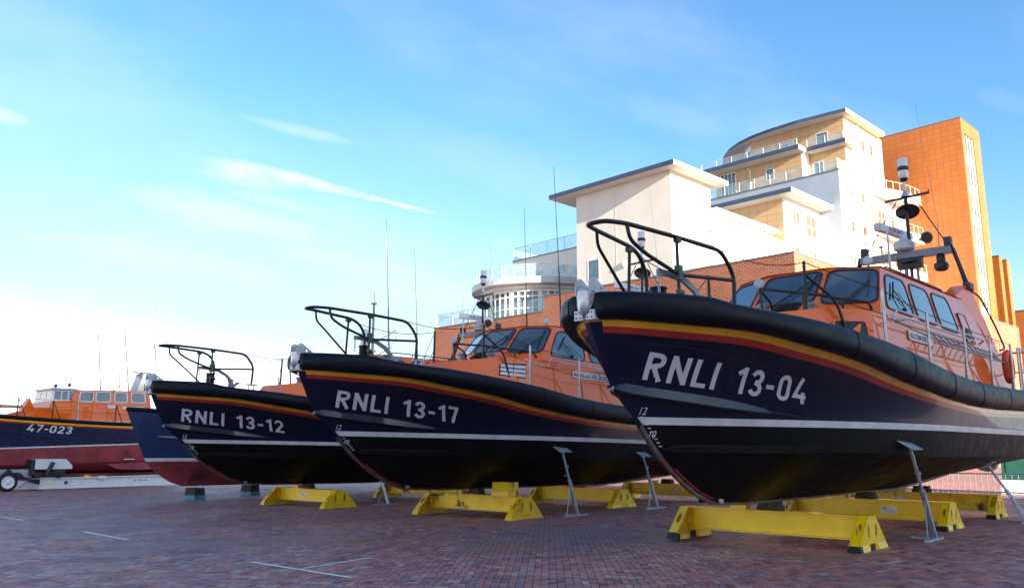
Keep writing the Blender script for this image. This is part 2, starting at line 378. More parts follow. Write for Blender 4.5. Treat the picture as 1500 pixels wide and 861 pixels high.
# ------------------------------------------------------------------ the yard: ground sheet, block paving, painted bay marks
SL = -0.0162
def gz(y): return SL * (min(max(y, -12), 72) - 5)
def paver_material():
    m = bpy.data.materials.new('paver'); m.use_nodes = True; t = m.node_tree; p = t.nodes['Principled BSDF']
    at = N(t, 'ShaderNodeAttribute'); at.attribute_name = 'tone'; tone = at.outputs['Fac']
    g = N(t, 'ShaderNodeNewGeometry'); P = g.outputs['Position']
    r = N(t, 'ShaderNodeValToRGB'); t.links.new(tone, r.inputs[0]); e = r.color_ramp; e.interpolation = 'LINEAR'
    cols = [(0.0, (0.136, 0.055, 0.055)), (.2, (0.338, 0.127, 0.116)), (.38, (0.545, 0.185, 0.152)), (.52, (0.465, 0.212, 0.198)), (.64, (0.184, 0.127, 0.178)), (.76, (0.530, 0.229, 0.198)), (.88, (0.498, 0.307, 0.268)), (1, (0.558, 0.460, 0.329))]
    e.elements[0].position = 0; e.elements[0].color = rgb(cols[0][1]); e.elements[1].position = 1; e.elements[1].color = rgb(cols[-1][1])
    for q, c in cols[1:-1]: x = e.elements.new(q); x.color = rgb(c)
    big = noise(t, P, 0.16, 4, 0.55); mid = noise(t, P, 0.9, 5, 0.6)
    c = mixc(t, mrange(t, big, 0.47, 0.62, 0, 0.6), r.outputs[0], (.22, .17, .21, 1))
    n2_ = noise(t, P, 0.33, 5, 0.6)
    c = mixc(t, mrange(t, n2_, 0.50, 0.66, 0, 0.6), c, (.42, .18, .09, 1))
    c = mixc(t, mrange(t, mid, 0.54, 0.74, 0, 0.62), c, (.10, .062, .062, 1))
    fine = noise(t, P, 55, 3)
    c = mixc(t, mrange(t, fine, 0.3, 0.7, 0, 0.25), c, (.07, .06, .06, 1))
    t.links.new(c, p.inputs['Base Color'])
    t.links.new(mrange(t, mid, 0.3, 0.7, 0.46, 0.70), p.inputs['Roughness']); p.inputs['Specular IOR Level'].default_value = 0.5
    b = N(t, 'ShaderNodeBump'); b.inputs['Distance'].default_value = 0.0012; t.links.new(noise(t, P, 160, 3), b.inputs['Height']); t.links.new(b.outputs[0], p.inputs['Normal'])
    return m
PAV = paver_material()
def far_paving_material():
    m = bpy.data.materials.new('far_paving'); m.use_nodes = True; t = m.node_tree; p = t.nodes['Principled BSDF']
    g = N(t, 'ShaderNodeNewGeometry'); P = g.outputs['Position']
    mp = N(t, 'ShaderNodeMapping'); mp.inputs['Rotation'].default_value = (0, 0, math.radians(-39)); t.links.new(P, mp.inputs[0])
    br = N(t, 'ShaderNodeTexBrick'); br.inputs['Brick Width'].default_value = .18; br.inputs['Row Height'].default_value = .09; br.inputs['Mortar Size'].default_value = .004
    br.inputs['Scale'].default_value = 1.0
    br.inputs['Color1'].default_value = (.40, .20, .155, 1); br.inputs['Color2'].default_value = (.26, .18, .18, 1); br.inputs['Mortar'].default_value = (.05, .04, .04, 1)
    t.links.new(mp.outputs[0], br.inputs['Vector'])
    big = noise(t, P, 0.16, 4, 0.55)
    c = mixc(t, mrange(t, big, 0.42, 0.62, 0, 0.4), br.outputs[0], (.22, .17, .21, 1))
    c = mixc(t, mrange(t, noise(t, P, 0.33, 5, 0.6), 0.54, 0.72, 0, 0.5), c, (.22, .105, .06, 1))
    t.links.new(c, p.inputs['Base Color']); p.inputs['Roughness'].default_value = 0.6
    return m
FARPAV = far_paving_material()
mat('joint_sand', (.022, .018, .018), 0.95)
mb = MB()
xs = [-3000, -200, -20, 60, 200, 3000]; ys = [-3000, -12, 72, 3000]
vs = [(x, y, gz(y) - 0.012) for y in ys for x in xs]
mb.add(vs, [(j * 6 + i, j * 6 + i + 1, (j + 1) * 6 + i + 1, (j + 1) * 6 + i) for j in range(3) for i in range(5)])
ground = mb.build('ground', FARPAV, kind='structure')
bed = MB(); hf = Vector((CF.x, CF.y)).normalized(); hr = Vector((CR.x, CR.y)).normalized(); q_ = []
for f_, sg in ((6.6, -1), (6.6, 1), (45.8, 1), (45.8, -1)):
    p_ = hf * f_ + hr * (sg * (f_ * 0.85 + 2.3)); q_.append((p_.x, p_.y, gz(p_.y) - .008))
bed.add(q_, [(0, 1, 2, 3)])
paving = bed.build('paving', MATS['joint_sand'], kind='structure')
# herringbone pavers, every one a real block; the 300 nearest are single parts
PL, PW, GAP = 0.20, 0.10, 0.009
ang = math.radians(39); ca, sa = math.cos(ang), math.sin(ang)
cells = []
unit = PW
rng = np.random.RandomState(3)
R0 = 31.0
for i in range(-430, 431):
    for j in range(50, 480):
        k = (i - j) % 4 if False else (i + j) % 4
        # 90 degree herringbone: cell (i,j) belongs to a horizontal block when (i-j)%4 in (0,1), vertical when in (2,3)
        q = (i - j) % 4
        if q == 0: u0, v0, du, dv = i, j, 2, 1
        elif q == 3: u0, v0, du, dv = i, j, 1, 2
        else: continue
        u = (u0 + du / 2) * unit; v = (v0 + dv / 2) * unit
        # rows run across the view (v axis forward along the heading)
        x = ca * v + sa * u; y = sa * v - ca * u
        dx, dy = x, y
        f = dx * CF.x + dy * CF.y; f /= math.hypot(CF.x, CF.y)
        if f < 6.5 or f > 46: continue
        s = (dx * CR.x + dy * CR.y)
        if abs(s) > f * 0.85 + 2.5: continue
        cells.append((f * f + s * s + (900 if (abs(s) > f * .64 or f < 8.3) else 0), x, y, du, dv))
cells.sort()
def paver_verts(x, y, du, dv, sc=1.0):
    hu = (du * unit - GAP) / 2; hv = (dv * unit - GAP) / 2; b = 0.004
    dz = rng.normal(0, 0.0007); tx = rng.normal(0, 0.004); ty = rng.normal(0, 0.004)
    out = []
    for (iu, iv, z) in ((hu, hv, -0.006), (hu - b, hv - b, 0.0)):
        for su, sv in ((-1, -1), (1, -1), (1, 1), (-1, 1)):
            u = su * iu; v = sv * iv
            px = ca * v + sa * u; pyy = sa * v - ca * u
            out.append((x + px, y + pyy, gz(y + pyy) + z + dz + tx * u + ty * v))
    return out
PF = [(4, 7, 6, 5), (0, 4, 5, 1), (1, 5, 6, 2), (2, 6, 7, 3), (3, 7, 4, 0)]
PF = [f[::-1] for f in PF]
def tone_of():
    r = rng.rand()
    return float(np.clip(rng.beta(1.6, 1.7), 0, 1)) if r < .9 else float(rng.rand())
V = []; F = []; T = []
for n_, (d, x, y, du, dv) in enumerate(cells):
    pv = paver_verts(x, y, du, dv)
    if n_ < 300:
        me = bpy.data.meshes.new('paver'); me.from_pydata(pv, [], PF); me.materials.append(PAV)
        at = me.attributes.new('tone', 'FLOAT', 'POINT'); tv = tone_of()
        for a in at.data: a.value = tv
        link('paver', me, paving)
    else:
        o = len(V); V += pv; F += [tuple(i + o for i in f) for f in PF]; T += [tone_of()] * 8
me = bpy.data.meshes.new('paver_field'); me.from_pydata(V, [], F); me.materials.append(PAV)
at = me.attributes.new('tone', 'FLOAT', 'POINT'); at.data.foreach_set('value', T)
link('paver_field', me, paving, kind='stuff')
print('pavers', len(cells))
mat('road_paint', (0.78, 0.78, 0.72), 0.7, var=0.1, scale=20, dirt=(0.30, 0.27, 0.26), dscale=9, dlo=0.58, dhi=0.72)
def paint(a, b, w):
    a = Vector((a[0], a[1], 0)); b = Vector((b[0], b[1], 0)); d = (b - a).normalized(); s = Vector((-d.y, d.x, 0)) * w / 2; m = MB()
    n = 12; top = []
    for i in range(n + 1):
        p = a.lerp(b, i / n); jit = 1 + random.uniform(-.10, .10)
        for q in (p - s * jit, p + s * jit): top.append((q.x, q.y, gz(q.y) + 0.005))
    m.add(top, [(2 * i, 2 * i + 2, 2 * i + 3, 2 * i + 1) for i in range(n)])
    return m.build('painted_line', MATS['road_paint'], paving)
for a, b, w_ in (((6.98, 8.96), (7.08, 11.49), .085), ((7.12, 10.22), (8.60, 10.50), .065), ((7.50, 16.6), (7.72, 19.25), .085), ((7.75, 17.8), (9.2, 18.27), .065), ((8.22, 24.4), (8.4, 28.5), .085), ((8.36, 26.25), (9.8, 26.06), .07)):
    paint(a, b, w_)
# ------------------------------------------------------------------ all-weather lifeboat (bow at x=0, stern towards +x, port side is -y)
LEN = 15.6
TUBE_TOP = [(0, 3.65), (1.25, 3.625), (1.6, 3.55), (2, 3.50), (3, 3.44), (4.1, 3.35), (5.7, 3.21), (6.9, 3.06), (8.4, 2.96), (10.3, 2.91), (15.6, 3.0)]
def smooth_curve(f, x): return (f(x - .25) + 2 * f(x) + f(x + .25)) / 4
def tube_z(x): return itps(x, TUBE_TOP)
def hull_rows():
    R = []
    def bottom(z0, fr):
        x0 = stemx(z0) if z0 > .77 else 3.25
        def f(x):
            zk = keelz(x); zc = itps(x, ZC); z = lerp(max(z0, zk), zk + fr * (zc - zk), sstep((x - x0) / 3.0)); return z
        return x0, f
    R.append((1.12 + 2.18, lambda x: keelz(x)))
    for z0, fr in ((.80, .10), (.95, .25), (1.12, .45), (1.28, .65), (1.42, .84)): R.append(bottom(z0, fr))
    R.append((1.62, lambda x: itps(x, ZC)))
    R.append((1.40, lambda x: 1.72 + .0 * x)); R.append((1.22, lambda x: 1.925)); R.append((1.12, lambda x: ZW))
    for k in range(1, 9):       # topsides up to the red stripe
        fr = k / 9
        z0 = lerp(ZW, 3.105, fr)
        R.append((stemx(z0), (lambda fr: lambda x: lerp(ZW, itps(x, ZT) - .165, fr))(fr)))
    R.append((stemx(3.105), lambda x: itps(x, ZT) - .165)); R.append((stemx(3.18), lambda x: itps(x, ZT) - .085)); R.append((stemx(3.27), lambda x: itps(x, ZT)))
    R.append((.08, lambda x: itps(x, ZT) + .16))
    mats = [1] * 8 + [2] + [0] * 9 + [4, 3, 0]
    return R, mats
def stations(x0):
    n = 56; return [x0 + (LEN - x0) * (i / n) ** 1.55 for i in range(n + 1)]
def hull_mesh():
    R, rm = hull_rows(); m = MB(); NU = 57
    for sgn in (-1, 1):
        base = len(m.v); q = 0
        for (x0, f) in R:
            for x in stations(x0):
                z = f(x); zt = itps(x, ZT)
                y = bhalf(x, min(z, zt))
                if x - x0 < 1e-6: y = 0
                m.v.append((x, sgn * y, z))
        for r in range(len(R) - 1):
            for i in range(NU - 1):
                a = base + r * NU + i; m.f.append((a, a + 1, a + NU + 1, a + NU)); m.m.append(rm[r])
        # transom strip
    n = len(R) * NU
    for r in range(len(R) - 1):
        a = r * NU + NU - 1; b = a + NU
        m.f.append((a, b, n + b, n + a)); m.m.append(rm[r])
    return m
def side_y(x, z): return bhalf(x, z)
def tube_mesh():
    m = MB(); prof = []
    for j in range(20):        # rounded D section, long way up
        a = 2 * math.pi * j / 20; c, s = math.cos(a), math.sin(a); e = 2 / 2.7
        prof.append((abs(c) ** e * (1 if c > 0 else -1), abs(s) ** e * (1 if s > 0 else -1)))
    for sgn in (-1, 1):
        X = [0.03 + (LEN + .1 - .03) * (i / 74) ** 1.5 for i in range(75)]
        C = []
        for x in X:
            zt = tube_z(x); zb = itps(x, ZT) - .01; b = itps(x, BT)
            y = max(.17, b + .05) if x < .4 else b + .05
            C.append((Vector((x, sgn * y, (zt + zb) / 2)), (zt - zb) / 2))
        base = len(m.v)
        for i, (c, r) in enumerate(C):
            d = (C[min(i + 1, 74)][0] - C[max(i - 1, 0)][0]); d.z = 0; d.normalize(); nrm = Vector((d.y, -d.x, 0)) * (1 if sgn < 0 else -1)
            rr = .185 if i > 2 else (.10, .155, .175)[i]; rz = r if i > 2 else r * (.62, .88, .97)[i]
            joint = 1.0
            for (u, v) in prof: m.v.append(tuple(c + nrm * (u * rr * joint) + Vector((0, 0, v * rz * joint))))
        for i in range(74):
            for j in range(20):
                m.f.append((base + i * 20 + j, base + i * 20 + (j + 1) % 20, base + (i + 1) * 20 + (j + 1) % 20, base + (i + 1) * 20 + j)); m.m.append(0)
        for i in (0, 74):
            m.f.append(tuple(base + i * 20 + j for j in range(20))); m.m.append(0)
    return m
def seam_mesh(x):      # clamping bands / joints round the fender
    m = MB()
    for sgn in (-1,):
        zt = tube_z(x); zb = itps(x, ZT) - .01; b = itps(x, BT) + .05; pts = []
        d = (itps(x + .1, BT) - itps(x - .1, BT)) / .2; t = Vector((1, sgn * d, 0)).normalized(); n = Vector((-t.y * sgn, t.x * sgn, 0)); n = n if n.y * sgn > 0 else -n
        for j in range(20):
            a = 2 * math.pi * j / 20; c, s = math.cos(a), math.sin(a); e = 2 / 2.7
            pts.append(Vector((x, sgn * b, (zt + zb) / 2)) + n * (abs(c) ** e * (1 if c > 0 else -1) * .187) + Vector((0, 0, abs(s) ** e * (1 if s > 0 else -1) * ((zt - zb) / 2 + .002))))
        m.tube(pts, .008, 6, closed=True)
    return m
# ---- block lettering in the style of stencilled ship numbers: strokes of even width with real edges
def arc(cx, cy, rx, ry, a0, a1, n=7): return [(cx + rx * math.cos(math.radians(a0 + (a1 - a0) * i / n)), cy + ry * math.sin(math.radians(a0 + (a1 - a0) * i / n))) for i in range(n + 1)]
SW = .165
def GL(ch):
    h = SW / 2; L = h; T = 1 - h
    if ch == 'R': return .60, [[(L, 0), (L, 1)], [(L, T)] + arc(.33, .735, .60 - h - .33, T - .735, 90, -90) + [(L, .47)], [(.28, .47), (.53, 0)]]
    if ch == 'N': return .62, [[(L, 0), (L, 1)], [(.62 - h, 0), (.62 - h, 1)], [(L - .01, .97), (.62 - h + .01, .03)]]
    if ch == 'L': return .50, [[(L, 1), (L, h), (.50, h)]]
    if ch == 'I': return .17, [[(L, 0), (L, 1)]]
    if ch == '1': return .36, [[(.36 - h, 0), (.36 - h, 1)], [(.36 - h, .93), (.02, .74)]]
    if ch == '2': return .56, [[(h, .72)] + arc(.28, .68, .28 - h, .32 - h, 165, -25) + [(.10, .12), (.10, h), (.56, h)]]
    if ch == '3': return .56, [[(h, .76)] + arc(.28, .72, .27 - h + .0, .28 - h, 160, -80) + [(.22, .525)], [(.22, .525)] + arc(.28, .28, .28 - h, .27 - h + .02, 80, -165) + []]
    if ch == '4': return .60, [[(.34, 1.0), (.07, .28), (.60, .28)], [(.45, .46), (.45, 0)]]
    if ch == '7': return .54, [[(0, T), (.54 - h, T), (.54 - h, .86), (.20, 0)]]
    if ch == '0': return .56, [arc(.28, .72, .28 - h, .28 - h, 0, 180, 8) + arc(.28, .28, .28 - h, .28 - h, 180, 360, 8) + [(.56 - h, .72)]]
    if ch == '-': return .34, [[(.0, .44), (.34, .44)]]
    return .3, []
def stroke(m, pts, sw, fn, lift):
    P = [Vector((a, b)) for a, b in pts]; Q = [P[0]]
    for a, b in zip(P, P[1:]):
        k = max(1, int((b - a).length / .16))
        for i in range(1, k + 1): Q.append(a.lerp(b, i / k))
    Q2 = [Q[0]]
    for q in Q[1:]:
        if (q - Q2[-1]).length > 1e-4: Q2.append(q)
    Q = Q2; n = len(Q); A = []
    closed = (Q[0] - Q[-1]).length < 1e-3
    for i in range(n):
        if closed and i in (0, n - 1): d1 = (Q[-1] - Q[-2]).normalized(); d2 = (Q[1] - Q[0]).normalized()
        else:
            d1 = (Q[i] - Q[i - 1]).normalized() if i else (Q[1] - Q[0]).normalized(); d2 = (Q[i + 1] - Q[i]).normalized() if i < n - 1 else d1
        b = (d1 + d2).normalized(); nn = Vector((-b.y, b.x)); c = max(.45, nn.dot(Vector((-d1.y, d1.x)))); A.append((Q[i] + nn * sw / 2 / c, Q[i] - nn * sw / 2 / c))
    vs = [fn(p.x, p.y, lift) for ab in A for p in ab]
    m.add(vs, [(2 * i, 2 * i + 1, 2 * i + 3, 2 * i + 2) for i in range(n - 1)])
def hull_text(parent, text, X0, spans, fn):
    for ch, (s0, s1) in zip(text, spans):
        w_, st = GL(ch); m = MB()
        for k, p in enumerate(st):
            stroke(m, p, SW, lambda gx, gy, lf: fn(s0 + gx / w_ * (s1 - s0), gy, lf), .006 + .0007 * k)
        m.build('letter' if ch.isalpha() else 'digit' if ch.isdigit() else 'dash', MATS['letter_white'], parent, fix=False)
def spans_for(text, total0, total1, gap=.13, space=0):
    ws = [GL(c)[0] for c in text]; tot = sum(ws) + gap * (len(text) - 1); k = (total1 - total0) / tot; out = []; s = total0
    for w_ in ws: out.append((s, s + w_ * k)); s += (w_ + gap) * k
    return out
def number_fn(s, g, lift):
    x = s - .11 * g - .04 * g * max(0, s - 1) ; z = 2.530 - .093 * (s - .96) + .355 * g
    return (x, -(side_y(x, z) + lift), z)
def pane_on(name, quad, uv, parent, mt, lift=.006, r=.18, th=None, frame=None, fw=.05, sub=None):
    """rounded pane on the face quad (bl, br, tr, tl); uv: four corners as fractions"""
    bl, br, tr, tl = [Vector(p) for p in quad]
    def P(u, v): return (bl * (1 - u) + br * u) * (1 - v) + (tl * (1 - u) + tr * u) * v
    nz = (br - bl).cross(tl - bl).normalized()
    c = [P(*q) for q in uv]
    def rounded(c, r):
        out = []
        for i in range(4):
            p = c[i]; a = c[i - 1] - p; b = c[(i + 1) % 4] - p; d = min(r, a.length * .48, b.length * .48); A = p + a.normalized() * d; B = p + b.normalized() * d
            for j in range(6):
                t = j / 5; out.append(A * (1 - t) ** 2 + p * 2 * t * (1 - t) + B * t * t)
        return out
    o = rounded(c, r)
    if frame:
        ctr = sum(c, Vector()) / 4; big = [p + (p - ctr).normalized() * fw for p in o]; m = MB(); n = len(o)
        vs = [p + nz * .002 for p in big] + [p + nz * (lift + .012) for p in big] + [p + nz * (lift + .012) for p in o] + [p + nz * .002 for p in o]
        fs = []
        for k in range(3):
            for i in range(n): j = (i + 1) % n; fs.append((k * n + i, k * n + j, (k + 1) * n + j, (k + 1) * n + i))
        m.add(vs, fs); fr = m.build('window_frame', MATS[frame], parent, smooth=35)
        fr_parent = fr
    else: fr_parent = parent
    m = MB(); m.poly([p + nz * lift for p in o], nz * -.004)
    return m.build(name, MATS[mt], fr_parent if frame else parent)
_cache = {}
def part(key, name, mts, parent, fn, smooth=None, **tags):
    if key in _cache: return link(name, _cache[key], parent, **tags)
    m = fn(); o = m.build(name, mts, parent, smooth=smooth, **tags); _cache[key] = o.data; return o
def pipe(pts, r=.022, n=8, fl=.1, closed=False): return MB().tube(fillet(pts, fl), r, n, closed=closed)
def mirror(pts): return [(x, -y, z) for x, y, z in pts]
def winch_post():
    m = MB(); m.lathe([(.10, 0), (.12, .02), (.12, .34), (.135, .35), (.135, .38), (.11, .39)], (1.95, .08, 3.62), 16); m.box(1.75, 2.15, -.1, .26, 3.58, 3.64)
    m.tube([(1.95, .08, 3.82), (1.95, -.20, 3.82)], .035, 8); return m
def lifeboat(origin, yaw, label, number, group, opts):
    o = empty('lifeboat', origin, yaw, label=label, category='lifeboat', group=group)
    P = lambda key, name, mt, fn, smooth=None, parent=o, **k: part('lb_' + key, name, MATS[mt] if isinstance(mt, str) else [MATS[x] for x in mt], parent, fn, smooth, **k)
    hull = P('hull', 'hull', ['navy', 'antifoul', 'boot_white', 'stripe_yellow', 'stripe_red'], hull_mesh, 28)
    P('tube', 'rubber_fender', 'rubber', tube_mesh, 50)
    for x in (3.9, 5.75, 7.7, 9.6, 11.8): P('seam%g' % x, 'fender_band', 'rubber', lambda: seam_mesh(x), 50)
    # spray rail wedge and upper knuckle
    def rail():
        m = MB(); n = 26
        for sg in (-1, 1):
            rings = []
            for i in range(n + 1):
                x = .50 + 3.45 * i / n; z = 2.42 - .105 * max(0, x - .6); k = sstep((x - .45) / .35) * (1 - sstep((x - 2.2) / 1.75)) + .08
                y0 = side_y(x, z + .075 * k); y1 = side_y(x, z - .10 * k); ye = side_y(x, z - .055 * k) + .10 * k
                rings.append([(x, sg * (y0 - .01), z + .075 * k), (x, sg * ye, z - .055 * k), (x, sg * (ye - .012), z - .068 * k), (x, sg * (y1 - .02), z - .10 * k)])
            vs = [p for r_ in rings for p in r_]; fs = [(4 * i + j, 4 * i + 4 + j, 4 * i + 5 + j, 4 * i + 1 + j) for i in range(n) for j in range(3)]
            m.add(vs, fs)
        return m
    P('srail', 'spray_rail', 'navy', rail, 25)
    def knuckle():
        m = MB(); n = 30
        for sg in (-1, 1):
            vs = []
            for i in range(n + 1):
                x = .33 + 3.1 * i / n; z = itps(x, [(.33, 3.0), (1.2, 2.955), (2.2, 2.82), (3.5, 2.60)]); k = sstep((x - .3) / .3) * (1 - sstep((x - 2.5) / .9)) + .04
                for dz, dy in ((.020, -.003), (.0, .010 * k), (-.05, .002 * k)): vs.append((x, sg * (side_y(x, z + dz) + dy), z + dz))
            m.add(vs, [(3 * i + j, 3 * i + 3 + j, 3 * i + 4 + j, 3 * i + 1 + j) for i in range(n) for j in range(2)])
        return m
    P('knuckle', 'hull_knuckle', 'navy', knuckle, 25)
    def lowrail():
        m = MB(); n = 22
        for sg in (-1, 1):
            vs = []
            for i in range(n + 1):
                x = 1.72 + 3.5 * i / n; z = 1.56; k = sstep((x - 1.68) / .25) * (1 - sstep((x - 3.9) / 1.3)) + .03
                for zz, dy in ((z + .09 * k, -.004), (z + .055 * k, .03 * k), (z - .03 * k, .055 * k), (z - .05 * k, -.006)): vs.append((x, sg * (side_y(x, zz) + dy), zz))
            m.add(vs, [(4 * i + j, 4 * i + 4 + j, 4 * i + 5 + j, 4 * i + 1 + j) for i in range(n) for j in range(3)])
        return m
    P('lowrail', 'bottom_spray_rail', 'antifoul', lowrail, 25)
    def keelstrip():
        m = MB(); pts = [(x, keelz(x)) for x in [1.22 + .14 * i for i in range(24)]] + [(5.5, .72), (8, .72), (11, .72), (13.5, .86), (15.5, 1.0)]
        vs = []
        for i, (x, z) in enumerate(pts):
            a = pts[min(i + 1, len(pts) - 1)]; b = pts[max(i - 1, 0)]; d = Vector((a[0] - b[0], 0, a[1] - b[1])).normalized(); n_ = Vector((-d.z, 0, d.x)); n_ = n_ if n_.z < 0 or n_.x < 0 else -n_
            c = Vector((x, 0, z)); wv = .032
            for k, w2 in ((.028, wv * .8), (-.06, wv)): vs += [tuple(c + n_ * k + Vector((0, -w2, 0))), tuple(c + n_ * k + Vector((0, w2, 0)))]
        n = len(pts); fs = []
        for i in range(n - 1):
            a = 4 * i; b = a + 4; fs += [(a, b, b + 1, a + 1), (a, a + 2, b + 2, b), (a + 1, b + 1, b + 3, a + 3)]
        m.add(vs, fs); return m
    P('keelstrip', 'keel_strip', 'keel_strip', keelstrip)
    P('hrd', 'wearing_strip', 'stripe_red', lambda: MB().tube([(x, -.05, keelz(x) + .055) for x in (2.05, 2.2, 2.4, 2.6, 2.8, 3.0, 3.15)], .014, 6))
    P('eye', 'towing_eye', 'steel', lambda: MB().lathe([(.035, 0), (.075, .004), (.075, .03), (.03, .034)], (3.33, -.05, .83), 14, (0, -1, 0)), 40)
    def stemguard():
        m = MB(); zs = [3.26, 3.1, 2.9, 2.7, 2.42, 2.2, 2.03, 1.85, 1.7, 1.55, 1.4, 1.25]; vs = []
        for z in zs: x = stemx(z) if z > .8 else 0; vs += [(x - .012, 0, z - .004), (x + .07, -(side_y(x + .07, z) + .007), z), (x + .07, side_y(x + .07, z) + .007, z)]
        m.add(vs, [f for i in range(len(zs) - 1) for f in ((3 * i, 3 * i + 1, 3 * i + 4, 3 * i + 3), (3 * i, 3 * i + 3, 3 * i + 5, 3 * i + 2))]); return m
    P('stemg', 'stem_guard', 'navy', stemguard, 40)
    P('stemf', 'stem_fitting', 'steel', lambda: MB().lathe([(.02, 0), (.045, .01), (.03, .05), (.012, .07)], (.60, 0, 2.40), 10, (-1, 0, -.3)), 40)
    # bow roller: bib, bracket plates, cheek plates, roller
    def bib():
        m = MB(); n = 14; rows = 12; vs = []
        for r_ in range(rows + 1):
            v = r_ / rows; z = 3.66 - .33 * v; hw = .15 * math.sqrt(max(0, 1 - v ** 2.4)) + .004
            for i in range(n + 1):
                u = -1 + 2 * i / n; y = u * hw; x = -.07 + .10 * (u * hw / .15) ** 2 + .04 * v ** 3; vs.append((x, y, z))
        m.add(vs, [(r_ * (n + 1) + i, r_ * (n + 1) + i + 1, (r_ + 1) * (n + 1) + i + 1, (r_ + 1) * (n + 1) + i) for r_ in range(rows) for i in range(n)])
        m.box(.0, .40, -.12, .12, 3.58, 3.62); return m
    P('bib', 'bow_roller_guard', 'bright_steel', bib, 35)
    def socket(s):
        m = MB(); m.box(.0, .10, min(s * .03, s * .165), max(s * .03, s * .165), 3.27, 3.40)
        return m
    for s in (-1, 1):
        b = P('sock%d' % s, 'bow_bracket', 'white_plastic', lambda: socket(s))
        for yy, zz in ((.06, 3.30), (.06, 3.365), (.13, 3.30), (.13, 3.365)): P('blt%d%g%g' % (s, yy, zz), 'bolt', 'black_part', lambda: MB().lathe([(.011, 0), (.011, .012)], (.0, s * yy, zz), 8, (-1, 0, 0)), None, b)
    for s in (-1, 1):
        key = 'cheek%d' % s
        if key in _cache: ck = link('roller_cheek', _cache[key], o)
        else:
            ck = plate_holes([(-.03, 3.60), (-.03, 3.78), (.03, 3.84), (.09, 3.85), (.14, 3.82), (.42, 3.66), (.42, 3.58)], [ellipse(.22, 3.70, .025, .035, 12), ellipse(.05, 3.80, .014, .014, 8)], .018, (0, s * .115 + (.009), 0), (1, 0, 0), (0, 0, 1), 'roller_cheek', MATS['light_grey'], o); _cache[key] = ck.data
    P('roller', 'bow_roller', 'steel', lambda: MB().lathe([(.03, -.11), (.045, -.10), (.028, -.03), (.028, .03), (.045, .10), (.03, .11)], (.06, 0, 3.70), 14, (0, 1, 0)), 40)
    # foredeck
    def deck():
        m = MB(); n = 46; vs = []
        for i in range(n + 1):
            x = .12 + (LEN - .14) * (i / n) ** 1.3; b = itps(x, BT) - .03; z = (tube_z(x) - .10)
            for u in (-1, -.5, 0, .5, 1): vs.append((x, u * max(b, .02), z + .05 * (1 - u * u)))
        m.add(vs, [(5 * i + j, 5 * i + 5 + j, 5 * i + 6 + j, 5 * i + 1 + j) for i in range(n) for j in range(4)]); return m
    P('deck', 'deck', 'deck_grey', deck, 40)
    # pulpit
    top = [(2.92, -.66, 3.70), (2.95, -.66, 4.26), (2.68, -.60, 4.60), (1.68, -.43, 4.655), (.62, -.26, 4.68), (.30, -.16, 4.665), (.24, 0, 4.655), (.30, .16, 4.665), (.62, .26, 4.68), (1.80, .44, 4.66), (2.10, .50, 4.58), (2.30, .52, 4.34), (2.30, .52, 3.70)]
    pul = P('pul', 'pulpit_rail', 'black_pipe', lambda: pipe(top, .033, 10, .16), 60)
    mid = [(.66, -.262, 4.675), (.70, -.28, 4.46), (.98, -.34, 4.30), (1.66, -.46, 4.08), (2.93, -.66, 4.16)]
    P('midp', 'mid_rail', 'black_pipe', lambda: pipe(mid, .029, 8, .14), 60, pul)
    P('mids', 'mid_rail', 'black_pipe', lambda: pipe([(.66, .262, 4.675), (.70, .28, 4.46), (.98, .34, 4.30), (1.9, .47, 3.68)], .024, 8, .14), 60, pul)
    P('pp1', 'rail_post', 'black_pipe', lambda: pipe([(1.68, -.43, 4.64), (1.66, -.46, 3.62)], .026), 60, pul)
    P('pp2', 'rail_post', 'black_pipe', lambda: pipe([(1.72, .43, 4.65), (1.70, .46, 3.62)], .026), 60, pul)
    P('clamp', 'rail_clamp', 'green_clamp', lambda: MB().box(1.62, 1.72, -.50, -.41, 4.0, 4.22), None, pul)
    P('clamp1', 'rail_clamp', 'green_clamp', lambda: MB().box(1.63, 1.73, -.51, -.42, 3.80, 3.85), None, pul)
    P('clamp2', 'rail_bracket', 'black_pipe', lambda: MB().box(1.63, 1.75, -.47, -.40, 4.57, 4.64), None, pul)
    P('clamp3', 'rail_bracket', 'black_pipe', lambda: MB().box(1.66, 1.78, .40, .47, 4.57, 4.64), None, pul)
    P('winch', 'towing_bollard', 'rubber', winch_post, 40)
    P('fair', 'fairlead', 'grey_paint', lambda: MB().lathe([(.09, 0), (.10, .04), (.07, .07), (.07, .30), (.10, .33), (.10, .36)], (2.65, .1, 3.50), 14).box(2.45, 2.85, -.06, .26, 3.48, 3.53), 40)
    def anchor():
        m = MB(); pts = [(1.35, -.30, 4.10), (1.62, -.33, 4.10), (1.95, -.36, 4.06), (2.2, -.39, 3.94), (2.38, -.41, 3.78), (2.44, -.42, 3.62)]
        for a, b in zip(pts, pts[1:]): m.bar(a, b, .05, .085, (0, 0, 1))
        m.bar((2.30, -.60, 3.60), (2.62, -.46, 3.74), .05, .05); m.bar((2.44, -.42, 3.60), (2.66, -.30, 3.75), .09, .04)
        return m
    an = P('anchor', 'anchor', 'grey_paint', anchor, 30)
    for i in range(4): P('chain%d' % i, 'chain_link', 'galvanised', lambda: MB().tube([(1.38 + .02 * math.cos(a) * (i % 2), -.30 + .02 * math.cos(a) * (1 - i % 2), 4.04 - .07 * i + .042 * math.sin(a)) for a in [k * math.pi / 5 for k in range(10)]], .008, 6, closed=True), 60, an)
    P('cleat', 'mooring_cleat', 'steel', lambda: MB().tube([(2.55, -.98, 3.66), (2.92, -.98, 3.66)], .022, 8).tube([(2.65, -.98, 3.5), (2.65, -.98, 3.66)], .022, 8).tube([(2.82, -.98, 3.5), (2.82, -.98, 3.66)], .022, 8), 50)
